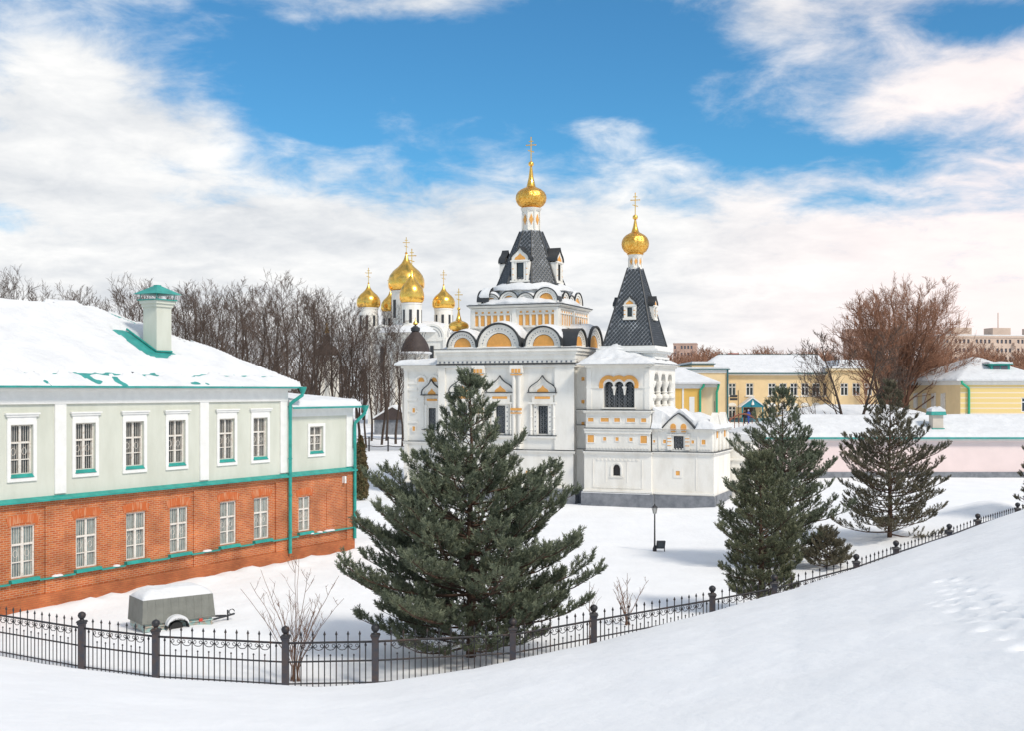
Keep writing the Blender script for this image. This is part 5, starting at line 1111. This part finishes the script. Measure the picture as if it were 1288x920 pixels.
for i in range(len(PP) - 1):
    (xa, ya_, za_), (xb, yb_, zb_) = PP[i], PP[i + 1]; xa -= FX; xb -= FX; ya_ -= FY; yb_ -= FY
    Ld = math.hypot(xb - xa, yb_ - ya_); ux_, uy_ = (xb - xa) / Ld, (yb_ - ya_) / Ld
    P = lambda s, z: (xa + ux_ * s, ya_ + uy_ * s, za_ + (zb_ - za_) * s / Ld + z)
    m = MB()
    for zz, hh in ((1.20, .030), (.70, .023), (.12, .02)):
        a, b = P(.09, zz), P(Ld - .09, zz); m.tube([a, b], hh, 4)
    n = max(3, round((Ld - .2) / .165)); n += (n % 2)
    sp = (Ld - .2) / n
    for k in range(1, n):
        s = .1 + sp * k; p = P(s, 0)
        if k % 2 == 0 or k in (1, n - 1):
            spear(m, p[0], p[1], p[2] - .1, p[2] + (1.50 if k not in (1, n - 1) else 1.2))
        else:
            m.tube([(p[0], p[1], p[2] - .1), (p[0], p[1], p[2] + .84)], .013, 4); m.lathe((p[0], p[1], p[2] + .83), [(.008, 0), (.030, .025), (.008, .06)], 6)
    for k in range(2, n - 2, 2):      # scrolls hanging under the top rail
        s = .1 + sp * k; c = s + sp
        pts = []
        for sg in (-1, 1):
            arc = []
            for q in range(13):
                t = q / 12; ang = math.pi * (1.0 - 2.05 * t); r = .055 * (1 - .55 * t)
                arc.append(P(c + sg * (.085 + r * math.cos(ang) * -1), 1.115 - r * math.sin(-ang) * -1 * 1.0))
            m.tube(arc, .011, 3)
        m.tube([P(c - .14, 1.10), P(c - .12, 1.05), P(c - .06, 1.005), P(c, .995), P(c + .06, 1.005), P(c + .12, 1.05), P(c + .14, 1.10)], .013, 3)
    m.build('fence_panel', IRON, FE)
# simple railing beside the footpath
t = thing('path_railing', 'dark tubular railing beside the footpath behind the big pine', 'railing', (-17, 121, 1.4))
g0 = ground_z(-17, 121) - 1.4
m = MB()
for k in range(9): m.tube([(-4 + k * 2.0, 0, g0 - .4), (-4 + k * 2.0, 0, g0 + 1.55)], .09, 6); 
m.build('post_row', IRON, t)
m = MB()
for k in range(8):
    for zz in (1.4, .6): m.tube([(-4 + k * 2.0 + 2 * q / 5, 0, g0 + zz - .12 * math.sin(math.pi * q / 5)) for q in range(6)], .045, 5)
m.build('rail', IRON, t)

# ------------------------------------------------------------------ trailer under a grey tarpaulin
TR = thing('covered_trailer', 'small trailer under a grey tarpaulin topped with snow beside the brick wall', 'trailer', (-11.97, 37.4, -.08), R(37))
Lx, Wy = 2.38, 1.32
m = MB(); n = 14; vs = []; fs = []
def tarp_x(z, k): return .02 * math.sin(k * 2.1 + z * 3)
m.frus(-.04, Lx + .07, -.04, Wy + .04, .46, .0, Lx - .01, .0, Wy, 1.25); 
for k in range(9): x = .15 + k * .26; m.tube([(x, -.035, .52), (x + .01, -.012, .85), (x - .01, .0, 1.23)], .013, 4)
m.tube([(-.03, -.04, .5), (Lx * .5, -.045, .47), (Lx + .05, -.04, .52)], .02, 5); m.tube([(-.035, -.04, .5), (-.035, Wy, .52)], .02, 5)
m.build('tarpaulin', TARP, TR)
m = MB(); m.field(0.0, Lx - .02, .0, Wy, .07, lambda x, y: 1.25 + .29 * (max(0, min(1, x / .42, (Lx - x) / .42)) ** .5) * (max(0, min(1, y / .30, (Wy - y) / .3)) ** .5) + .02 * nz(x, y, 4, 2), lambda x, y: 1.24); m.build('snow', SNOWR, TR, smooth=60)
m = MB(); m.box(.02, Lx - .03, .02, Wy - .02, .24, .499); m.box(.0, Lx, -.02, .019, .36, .40); m.box(.0, Lx, -.02, .019, .22, .26)
for k in range(7): x = .02 + k * (Lx - .1) / 6; m.box(x, x + .05, -.015, .019, .26, .36)
bd = m.build('trailer_body', PAINT, TR)
m = MB(); m.box(Lx - .5, Lx - .38, -.035, -.021, .36, .48); m.build('reflector', RED, bd)
m = MB(); wc = (1.08, -.02, .27)
m.tf = lambda x, y, z: (wc[0] + x, wc[1] + z, wc[2] + y); m.lathe((0, 0, -.12), [(.10, 0), (.20, .01), (.22, .04), (.22, .14), (.20, .17), (.10, .18)], 24)
wh = m.build('wheel', RUBBER, TR, smooth=40)
m = MB(); arc = [(1.08 - .38 * math.cos(math.pi * i / 10), .27 + .34 * math.sin(math.pi * i / 10)) for i in range(11)]; m.strip(arc, [(1.08 + (p[0] - 1.08) * .93, .27 + (p[1] - .27) * .93) for p in arc], -.26, -.02); m.build('mudguard', DARK, TR)
m = MB(); m.field(.72, 1.44, -.26, -.02, .06, lambda x, y: .27 + .34 * math.sqrt(max(0.02, 1 - ((x - 1.08) / .385) ** 2)) + .09, lambda x, y: .27 + .30 * math.sqrt(max(0.0, 1 - ((x - 1.08) / .385) ** 2))); m.build('snow', SNOWR, TR, smooth=60)
m = MB(); m.tube([(Lx, .25, .30), (Lx + .75, .62, .30), (Lx + 1.05, .66, .34)], .035, 6); m.tube([(Lx, 1.05, .30), (Lx + .75, .68, .30)], .035, 6); m.tube([(Lx + .8, .65, .1), (Lx + .8, .65, .5)], .03, 6)
m.tube([(Lx + .95 + .1 * math.cos(a), .66, .42 + .09 * math.sin(a)) for a in [q * .7 for q in range(8)]], .018, 5); m.build('drawbar', DARK, TR)

# ------------------------------------------------------------------ lamp post and the box by it
lx, ly = (823.5 - CX) / F * 57.3, 57.3; lg = ground_z(lx, ly)
LP = thing('lamp_post', 'slim black lamp post with small lantern on the open snow', 'lamp post', (lx, ly, lg))
m = MB(); m.lathe((0, 0, -.2), [(.10, 0), (.10, .35), (.07, .42), (.045, .5), (.038, 1.2), (.034, 2.05)], 10); m.build('pole', IRON, LP, smooth=40)
m = MB(); m.lathe((0, 0, 1.86), [(.04, 0), (.07, .02), (.12, .30), (.13, .31)], 6); lant = m.build('lantern', mat('frosted_glass', (.55, .55, .52), .3), LP)
m = MB(); m.lathe((0, 0, 2.17), [(.16, 0), (.10, .07), (.04, .12), (.02, .2)], 6)
for k in range(6): a = k * math.pi / 3; m.tube([(.072 * math.cos(a), .072 * math.sin(a), 1.87), (.132 * math.cos(a), .132 * math.sin(a), 2.17)], .010, 4)
m.build('lantern_cap', IRON, lant)
bx = thing('floodlight', 'dark box shaped floodlight at the foot of the lamp post', 'floodlight', (lx + .28, ly - .05, lg))
m = MB(); m.frus(-.22, .2, -.12, .12, .15, -.17, .24, -.12, .14, .52); m.box(-.24, -.2, -.02, .02, -.1, .3); m.box(.18, .22, -.02, .02, -.1, .3); b = m.build('housing', DARK, bx)
m = MB(); m.box(-.15, .16, -.14, -.121, .2, .46); m.build('lens', GLASS, b)

# ------------------------------------------------------------------ people at the blue entrance
def person(X, Y, Z, coat, label, step=.12, arm=.1, rz=0.0, hat=None):
    me = bpy.data.meshes.new('person'); J = [((0, 0, .95), .17), ((0, 0, 1.2), .18), ((0, 0, 1.42), .16), ((0, 0, 1.52), .065), ((0, 0, 1.63), .10), ((0, 0, 1.74), .09),
        ((.1, 0, .9), .12), ((.11, step, .5), .085), ((.11, step * .6, .08), .06), ((.11, step * .6 - .14, .04), .05),
        ((-.1, 0, .9), .12), ((-.11, -step, .5), .085), ((-.11, -step * .8, .08), .06), ((-.11, -step * .8 - .14, .04), .05),
        ((.21, 0, 1.40), .085), ((.27, arm * .3, 1.12), .068), ((.26, -arm, .88), .05), ((.26, -arm - .03, .79), .04), ((-.21, 0, 1.40), .085), ((-.27, -arm * .3, 1.12), .068), ((-.26, arm, .88), .05), ((-.26, arm, .79), .04)]
    E = [(0, 1), (1, 2), (2, 3), (3, 4), (4, 5), (0, 6), (6, 7), (7, 8), (8, 9), (0, 10), (10, 11), (11, 12), (12, 13), (2, 14), (14, 15), (15, 16), (16, 17), (2, 18), (18, 19), (19, 20), (20, 21)]
    me.from_pydata([j[0] for j in J], E, []); me.materials.append(coat); o = bpy.data.objects.new('person', me); COL.objects.link(o); o.location = (X, Y, Z); o.rotation_euler = (0, 0, rz)
    sk = o.modifiers.new('skin', 'SKIN')
    for i, j in enumerate(J): me.skin_vertices[0].data[i].radius = (j[1], j[1])
    me.skin_vertices[0].data[0].use_root = True
    ss = o.modifiers.new('sub', 'SUBSURF'); ss.levels = 1; ss.render_levels = 1
    tag(o, label, 'person')
    m = MB(); m.lathe((0, 0, 1.58), [(.05, -.02), (.098, .04), (.105, .1), (.09, .13)], 10); m.build('face', SKIN, o, smooth=60)
    m = MB(); m.lathe((0, .01, 1.68), [(.115, 0), (.118, .06), (.09, .13), (.03, .16)], 12); m.build('hat', hat or HAIR, o, smooth=60)
for px, D, coat, lab, hat in ((936.5, 147, CLOTHK, 'person in a black coat standing left of the blue entrance steps', CLOTHK), (941.5, 148, CLOTHB, 'person in a bright blue coat walking towards the blue entrance', HAIR)):
    X = (px - CX) / F * D; person(X, D, ground_z(X, D), coat, lab, hat=hat, rz=.5)
# reddish wooden barrier and frames among snow heaps near the entrance
hp = thing('brown_barrier', 'low reddish brown wooden barrier among snow heaps before the entrance', 'barrier', ((934 - CX) / F * 118, 118, ground_z(23.6, 118)))
m = MB(); 
for k in range(7): m.box(-1.3 + k * .45, -1.24 + k * .45, -.04, .04, -.3, 2.6 + .5 * math.sin(k * 1.1))
m.tube([(-1.4 + q * .3, 0, 2.2 + .7 * math.sin(q / 10 * math.pi)) for q in range(11)], .08, 6); m.tube([(-1.4, 0, 1.3), (1.6, 0, 1.4)], .07, 6); m.build('frame', mat('brown_wood', (.30, .12, .08), .85, var=.3), hp)
# ------------------------------------------------------------------ pines
def pine(name, label, X, Y, H, prof, seed, needle, group=None, dens=1.0, whorl=.34, z0=None, first=.35, nl=.085, nw=.011, lean=0.0, trunk_r=.13, skew=None):
    rg = np.random.RandomState(seed); gz = ground_z(X, Y) if z0 is None else z0
    t = thing(name, label, 'pine tree', (X, Y, gz), 0, group)
    hs = [p[0] for p in prof]; rs = [p[1] for p in prof]
    tm = MB(); pts = []; K = 14
    for i in range(K + 1):
        h = H * i / K; pts.append((lean * h + .03 * math.sin(h * 1.3), .03 * math.cos(h), h - (.4 if i == 0 else 0)))
    tm.tube(pts, [trunk_r * (1 - .93 * i / K) for i in range(K + 1)], 8)
    trunk = tm.build('trunk', PINEB, t, smooth=60)
    bm_ = MB(); shoots = []
    h = first
    def addbranch(p, d, Ln, r0, lvl):
        n = 5 if lvl == 0 else 3; pts = [Vector(p)]; dd = Vector(d).normalized(); step = Ln / n
        for i in range(n):
            dd = (dd + Vector((rg.normal(0, .08), rg.normal(0, .08), (.02 + .045 * i) if lvl == 0 else .05))).normalized(); pts.append(pts[-1] + dd * step)
        bm_.tube(pts, [r0 * (1 - .8 * i / n) for i in range(n + 1)], 4 if lvl == 0 else 3, cap=False)
        return pts
    def at(pts, s):
        n = len(pts) - 1; q = min(n - 1e-6, s * n); i = int(q); return pts[i].lerp(pts[i + 1], q - i), (pts[i + 1] - pts[i]).normalized()
    while h < H * .985:
        fr = h / H; up0 = .22 + .75 * fr ** 1.6; rad = np.interp(h, hs, rs); rad = np.interp(h + .75 * rad * up0, hs, rs); rad = .5 * rad + .5 * np.interp(h + .85 * rad * up0, hs, rs); nb = int(rg.randint(5, 8)) if fr < .7 else (4 if fr < .85 else 3); ph = rg.uniform(0, 6.28)
        for k in range(nb):
            a = ph + 2 * math.pi * k / nb + rg.normal(0, .18); rk = rad * (rg.uniform(.62, 1.08) if rg.rand() > .14 else rg.uniform(1.05, 1.28))
            if skew: rk *= skew(a, fr)
            up = -.02 + .75 * fr ** 1.6 + rg.normal(0, .09); el = math.atan(up); Ln = max(.12, rk / max(.5, math.cos(el)) * .92)
            d = (math.cos(a) * math.cos(el), math.sin(a) * math.cos(el), math.sin(el))
            hh = h + rg.uniform(-.1, .1); pts = addbranch((lean * hh, 0, hh), d, Ln, .010 + .010 * Ln, 0)
            tf_ = 1 if fr < .55 else 1 - (fr - .55) * 1.3; ns = max(2, int(Ln * 5.4 * dens * tf_)); 
            for q in range(ns):
                s = .26 + .74 * (q + rg.uniform(.1, .9)) / ns; p, dd = at(pts, s); side_ = 1 if q % 2 else -1
                lat = dd.cross(Vector((0, 0, 1))).normalized() * side_; l2 = min(1.0, (.20 + .34 * Ln * (1.1 - s))) * rg.uniform(.6, 1.15)
                d2 = (dd * rg.uniform(.5, .95) + lat * rg.uniform(.5, .95) + Vector((0, 0, rg.uniform(-.05, .40)))).normalized()
                pp = addbranch(p, d2, l2, .008 + .006 * l2, 1)
                m_ = max(2, int(l2 * 6.6 * dens * tf_))
                for z in range(m_):
                    p3, d3 = at(pp, .22 + .78 * (z + .5) / m_); l3 = d3.cross(Vector((0, 0, 1))).normalized() * (1 if z % 2 else -1)
                    d4 = (d3 * .7 + l3 * rg.uniform(.2, .9) + Vector((0, 0, rg.uniform(.1, 1.0)))).normalized(); shoots.append((*p3, *d4, rg.uniform(.20, .38)))
                p3, d3 = at(pp, 1.0); shoots.append((*p3, *(d3 * .8 + Vector((0, 0, .5))).normalized(), rg.uniform(.18, .28)))
            p3, d3 = at(pts, 1.0); 
            for z in range(3): shoots.append((*p3, *(d3 * .8 + Vector((rg.normal(0, .3), rg.normal(0, .3), .55))).normalized(), rg.uniform(.2, .34)))
        h += whorl * rg.uniform(.7, 1.25) * (1 if fr < .8 else .75)
    for z in range(6): shoots.append((lean * H, 0, H - .05, rg.normal(0, .22), rg.normal(0, .22), 1, rg.uniform(.25, .45)))
    bm_.build('branches', PINEB, trunk)
    S = np.array(shoots); ns = len(S); nn = int(34)
    p = np.repeat(S[:, :3], nn, 0); d = np.repeat(S[:, 3:6], nn, 0); d /= np.linalg.norm(d, axis=1, keepdims=True); Ln = np.repeat(S[:, 6], nn)
    tt = np.tile(np.linspace(.0, 1.0, nn), ns); ph = rg.uniform(0, 6.283, ns * nn)
    a = np.cross(d, np.array([.31, .77, .55])); a /= np.linalg.norm(a, axis=1, keepdims=True); b = np.cross(d, a)
    rad = a * np.cos(ph)[:, None] + b * np.sin(ph)[:, None]
    root = p + d * (Ln * tt)[:, None]; sp = (.85 - .35 * tt)[:, None]
    nd = d * (1 - sp * .35) + rad * sp; nd /= np.linalg.norm(nd, axis=1, keepdims=True)
    l = nl * rg.uniform(.75, 1.2, ns * nn); tip = root + nd * l[:, None]; wv = np.cross(nd, rg.normal(size=(ns * nn, 3))); wv /= np.linalg.norm(wv, axis=1, keepdims=True); wv *= nw
    V = np.stack([root - wv, root + wv, tip + wv * .5, tip - wv * .5], 1).reshape(-1, 3); base = np.arange(ns * nn)[:, None] * 4
    T = np.concatenate([base + [0, 1, 2], base + [0, 2, 3]], 1).reshape(-1, 3)
    np_mesh('crown', V, T, needle, t)
    return t
def at_px(px, D): return ((px - CX) / F * D, D)
x, y = at_px(592, 34.2)
pine('pine_tree', 'largest dark green pine, in the middle in front of the white church', x, y, 8.25, [(0, 2.1), (.5, 2.8), (1.2, 3.7), (2.1, 4.35), (3.2, 4.1), (4.2, 3.55), (5.2, 2.85), (6.0, 2.2), (6.7, 1.6), (7.3, 1.0), (7.9, .5), (8.3, .15)], 11, NEEDLE, nl=.10, dens=.96, trunk_r=.16, z0=.05)
x, y = at_px(984, 52)
pine('pine_tree', 'tall pine right of the church, top reaching before the yellow building', x, y, 7.8, [(0, 1.4), (1.2, 2.3), (2.5, 2.8), (4.0, 2.75), (5.2, 2.3), (6.2, 1.7), (7.2, .9), (7.8, .2)], 23, NEEDLE, dens=.85)
x, y = at_px(957, 40.5)
pine('pine_tree', 'lighter rounded pine leaning on the fence in front of a taller one', x, y, 5.35, [(0, 1.2), (.8, 1.4), (1.8, 1.4), (2.8, 1.6), (3.8, 1.5), (4.5, 1.05), (5.3, .3)], 37, NEEDLEL, whorl=.28)
x, y = at_px(1119, 57.5)
pine('pine_tree', 'brownish green pine standing alone before the pink building', x, y, 7.5, [(0, 3.2), (.5, 3.5), (1.1, 2.6), (2.0, 2.7), (3.2, 3.1), (4.0, 3.0), (4.8, 2.5), (5.6, 1.7), (6.5, .9), (7.5, .2)], 43, NEEDLEW, dens=.72, first=.25)
x, y = at_px(1040, 50.5)
pine('pine_tree', 'small shrubby pine close to the snow between two taller pines', x, y, 1.5, [(0, 1.0), (.5, 1.1), (1.0, .8), (1.5, .3)], 47, NEEDLEW, whorl=.22, first=.1, trunk_r=.05)
x, y = at_px(1316, 60)
pine('pine_tree', 'pine cut off by the right edge with one branch tip in view', x, y, 6, [(0, 1.2), (2, 1.3), (3, 1.35), (4.5, .9), (6, .2)], 53, NEEDLEW, dens=.7)

# thuja by the far corner of the old house
x, y = at_px(453.5, 84); gz = ground_z(x, y); TH = thing('thuja', 'narrow brownish thuja at the far corner of the old house', 'thuja', (x, y, gz))
m = MB(); m.tube([(0, 0, -.3), (0, 0, 4)], [.08, .02], 6); m.build('trunk', PINEB, TH)
rg = np.random.RandomState(3); n = 9000; hh = rg.uniform(0, 1, n) ** .9; rr = .55 * np.interp(hh, [0, .1, .5, .85, 1], [.75, 1, .85, .45, .05]) * rg.uniform(.6, 1.05, n) * (1 + .12 * np.sin(hh * 40)); aa = rg.uniform(0, 6.283, n)
c = np.stack([rr * np.cos(aa), rr * np.sin(aa), .1 + 4.5 * hh], 1); e1 = rg.normal(size=(n, 3)) * .07; e2 = rg.normal(size=(n, 3)) * .05; e2[:, 2] += .12
np_mesh('crown', np.stack([c - e1, c + e1, c + e2], 1).reshape(-1, 3), np.arange(n * 3).reshape(-1, 3), THUJA, TH)

# ------------------------------------------------------------------ bare trees
def bare(seed, H, spread, limb0=.25, tr=.16, nl=16, up=1.1, twig=.012, kids=(5, 5, 4), stems=1, leanf=.03):
    rg = random.Random(seed); T = MB(); C = MB()
    def grow(p, d, Ln, r, lv, mb):
        n = 4 if lv < 2 else 2; pts = [p]; dd = d.normalized(); j = .13 if lv < 2 else .16
        for i in range(n):
            dd = (dd + Vector((rg.gauss(0, j), rg.gauss(0, j), .07 + rg.gauss(0, .05)))).normalized(); pts.append(pts[-1] + dd * (Ln / n))
        r1 = max(twig * .6, r * .35); mb.tube(pts, [r + (r1 - r) * i / n for i in range(n + 1)], 4 if lv == 0 else 3, cap=False)
        if lv > len(kids): return
        if lv == len(kids): return
        for k in range(kids[lv]):
            s = .28 + .72 * (k + rg.uniform(.2, .8)) / kids[lv]; q = min(n - 1e-4, s * n); i = int(q); pp = pts[i].lerp(pts[i + 1], q - i); dl = (pts[i + 1] - pts[i]).normalized()
            az = rg.uniform(0, 6.283); pr = dl.orthogonal().normalized(); pr2 = dl.cross(pr); sd = pr * math.cos(az) + pr2 * math.sin(az)
            nd = (dl * rg.uniform(.7, 1.1) + sd * rg.uniform(.5, .9) + Vector((0, 0, .15))).normalized()
            grow(pp, nd, Ln * rg.uniform(.38, .58), max(twig, r * .45), lv + 1, C)
    for st in range(stems):
        la = rg.uniform(0, 6.28) if stems == 1 else 6.28 * st / stems + rg.uniform(-.4, .4); l = leanf * (1 if stems == 1 else 4); pts = []; K = 10; wob = rg.uniform(0, 6)
        for i in range(K + 1):
            h = H * .93 * i / K; pts.append(Vector((l * h * math.cos(la) + .012 * H * math.sin(h * .5 + wob), l * h * math.sin(la) + .012 * H * math.cos(h * .6 + wob), h - (.8 if i == 0 else 0))))
        T.tube(pts, [tr * (1 - .85 * i / K) for i in range(K + 1)], 7)
        for k in range(nl):
            s = limb0 + (1 - limb0) * (k + rg.uniform(0, 1)) / nl; q = min(K - 1e-4, s * K); i = int(q); p = pts[i].lerp(pts[i + 1], q - i); a = rg.uniform(0, 6.283) if stems == 1 else la + rg.gauss(0, 1.2)
            Ln = spread * (1.15 - .75 * s) * rg.uniform(.7, 1.2) + .1 * H * (1 - s) ; e = up * rg.uniform(.75, 1.3)
            grow(p, Vector((math.cos(a), math.sin(a), e)), Ln, tr * .42 * (1.15 - s), 0, T)
    return T, C
def put_tree(T, C, name, label, X, Y, Z, rz, bark, tw, group=None, cat='tree'):
    t = thing(name, label, cat, (X, Y, Z), rz, group); T.build('trunk', bark, t, smooth=60); C.build('crown', tw, t); return t
protos = []
for k in range(5):
    T, C = bare(100 + k, 19, 4.6 + .5 * k, limb0=.26 + .05 * (k % 3), tr=.19 + .03 * (k % 2), nl=15, up=1.35, twig=.015, kids=(5, 4, 3)); protos.append((T, C))
rf = random.Random(77); GL = 'leafless dark deciduous tree in the row behind the old house'; objs = []; 
spots = []
for k in range(27): spots.append((-40 + k * 16.6 + rf.uniform(-7, 7), rf.uniform(96, 112), 0))
for k in range(15): spots.append((200 + k * 17 + rf.uniform(-9, 9), rf.uniform(126, 150), 1))
for px in (405, 418, 430, 441, 452, 463, 470, 483, 487, 498, 505): spots.append((px + rf.uniform(-3, 3), rf.uniform(124, 146), 1))
PT = np.array([(-60, 356), (60, 362), (110, 374), (160, 362), (220, 362), (330, 366), (400, 360), (440, 385), (462, 404), (480, 404), (520, 412)])
for i, (px, D, row) in enumerate(spots):
    X = (px - CX) / F * D; Z = ground_z(X, D); yt = np.interp(px, PT[:, 0], PT[:, 1]) + rf.uniform(-8, 14) + (12 if row and px < 440 else 0); H = EYE - (yt - HZ) * D / F - Z
    k = i % 5
    if i < 5: t = put_tree(*protos[k], 'bare_tree', GL, X, D, Z, rf.uniform(0, 6), BARK, TWIG, 'bare trees behind the old house'); objs.append(t)
    else: t = copy_tree(objs[k]); t.location = (X, D, Z); t.rotation_euler = (0, 0, rf.uniform(0, 6))
    s = H / 19.0; t.scale = (s * rf.uniform(.85, 1.1), s * rf.uniform(.85, 1.1), s)
# big warm tree and its neighbours on the right
def solo(seed, px, D, ytop, spread, label, bark, tw, **kw):
    X = (px - CX) / F * D; Z = ground_z(X, D); H = EYE - (ytop - HZ) * D / F - Z; T, C = bare(seed, H, spread, **kw); put_tree(T, C, 'bare_tree', label, X, D, Z, 0, bark, tw)
solo(201, 1132, 124, 376, 6.0, 'huge spreading reddish bare tree between yellow building and banded house', BARKW, TWIGW, limb0=.14, tr=.26, nl=11, up=.9, twig=.014, kids=(6, 6, 5), stems=6, leanf=.055)
solo(205, 1118, 128, 392, 5.5, 'smaller reddish bare tree pressed against the left of the huge one', BARKW, TWIGW, limb0=.2, tr=.24, nl=14, up=1.0, twig=.024, kids=(5, 5, 4), stems=2, leanf=.06)
solo(207, 1160, 128, 400, 4.5, 'reddish bare tree at the right of the huge one beside the banded house', BARKW, TWIGW, limb0=.2, tr=.22, nl=13, up=1.1, twig=.022, kids=(5, 5, 4), stems=2, leanf=.04)
solo(203, 1070, 104, 425, 4.2, 'dark drooping bare tree before the right end of the yellow building', BARK, TWIG, limb0=.15, tr=.20, nl=9, up=.7, twig=.018, kids=(6, 5, 4), stems=2, leanf=.06)
# shrubs and saplings by the fence
def sapling(seed, X, Y, H, nst, spread, label, name='bare_sapling', tr=.022, kids=(5, 3)):
    rg = random.Random(seed); Z = ground_z(X, Y); m = MB()
    for s in range(nst):
        a = rg.uniform(0, 6.28); l = spread * (rg.uniform(.25, 1) if s else .05); h = H * (1 if s == 0 else rg.uniform(.5, .93)); pts = [Vector((.05 * math.cos(a) * s ** .5, .08 * math.sin(a), -.2))]
        for i in range(1, 9): q = i / 8; pts.append(Vector((l * math.cos(a) * q ** 1.25 + rg.gauss(0, .012), l * math.sin(a) * q ** 1.25 + rg.gauss(0, .012), h * (q ** .9))))
        m.tube(pts, [tr * (1 - .8 * i / 8) + .003 for i in range(9)], 5, cap=False)
        for k in range(kids[0] + (4 if s == 0 else 0)):
            q = rg.uniform(.25, .95) * 8; i = min(7, int(q)); p = pts[i].lerp(pts[i + 1], q - i); b = rg.uniform(0, 6.28); L_ = h * rg.uniform(.12, .34) * (1.2 - q / 10)
            p2 = [p]; d = Vector((math.cos(b), math.sin(b), .9))
            for j in range(4): d = (d.normalized() + Vector((0, 0, .22))); p2.append(p2[-1] + d.normalized() * L_ / 4)
            m.tube(p2, [.006, .0055, .005, .004, .0025], 4, cap=False)
            for z in range(kids[1]):
                pz_ = p2[1].lerp(p2[4], rg.random()); b2 = rg.uniform(0, 6.28); e = pz_ + Vector((math.cos(b2), math.sin(b2), 1.1)) * L_ * rg.uniform(.12, .3); m.tube([pz_, e], [.005, .0025], 3, cap=False)
    o = m.build(name, TWIGS); o.location = (X, Y, Z); tag(o, label, 'sapling')
x, y = at_px(371, 31.3); sapling(3, x, y, 3.35, 17, 2.1, 'spray of thin reddish bare stems growing by the fence post', tr=.010)
x, y = at_px(789, 39); sapling(8, x, y, 1.75, 9, .75, 'small grey bare shrub in the snow behind the fence', tr=.014)
x, y = at_px(742, 34.2); sapling(12, x, y, 2.2, 3, .12, 'thin upright bare sapling touching the fence right of the big pine', tr=.016, kids=(4, 2))

# ------------------------------------------------------------------ distant woods, one mass
W = MB(); rw = random.Random(9)
def scrub(px0, px1, D0, D1, y0, y1, n, mb):
    for k in range(n):
        px = rw.uniform(px0, px1); D = rw.uniform(D0, D1); X = (px - CX) / F * D; Z = ground_z(X, D) - .5; yt = rw.uniform(y0, y1) + 4 * math.sin(px * .09); H = max(3, EYE - (yt - HZ) * D / F - Z)
        mb.tube([(X, D, Z), (X + rw.gauss(0, .3), D, Z + H * .6), (X + rw.gauss(0, .5), D, Z + H)], [.02 * H, .012 * H, .03], 3, cap=False)
        for j in range(26):
            q = rw.uniform(.2, .97); a = rw.uniform(0, 6.28); l = H * .26 * (1.15 - q) + .4; p = Vector((X, D, Z + H * q)); e = p + Vector((math.cos(a) * l, math.sin(a) * l, l * rw.uniform(.6, 1.5)))
            mb.tube([p, e], [.06, .03], 3, cap=False)
            for z in range(3): f = p.lerp(e, rw.uniform(.3, 1)); mb.tube([f, f + Vector((rw.gauss(0, .5), rw.gauss(0, .5), rw.uniform(.3, 1.1))) * l * .45], [.04, .02], 3, cap=False)
scrub(1185, 1300, 230, 300, 436, 456, 60, W)
scrub(840, 1075, 230, 330, 441, 452, 240, W); tag(W.build('far_woods', TWIGW), 'reddish brown leafless woods along the skyline behind the yellow building', 'woods', kind='stuff')
W = MB(); scrub(1075, 1300, 150, 300, 448, 476, 300, W); tag(W.build('far_woods', TWIGW), 'reddish leafless woods behind the huge bare tree and banded house', 'woods', kind='stuff')
W = MB(); scrub(-60, 530, 190, 330, 452, 478, 170, W); tag(W.build('far_woods', TWIG), 'dark leafless woods far behind the tree row on the left', 'woods', kind='stuff')
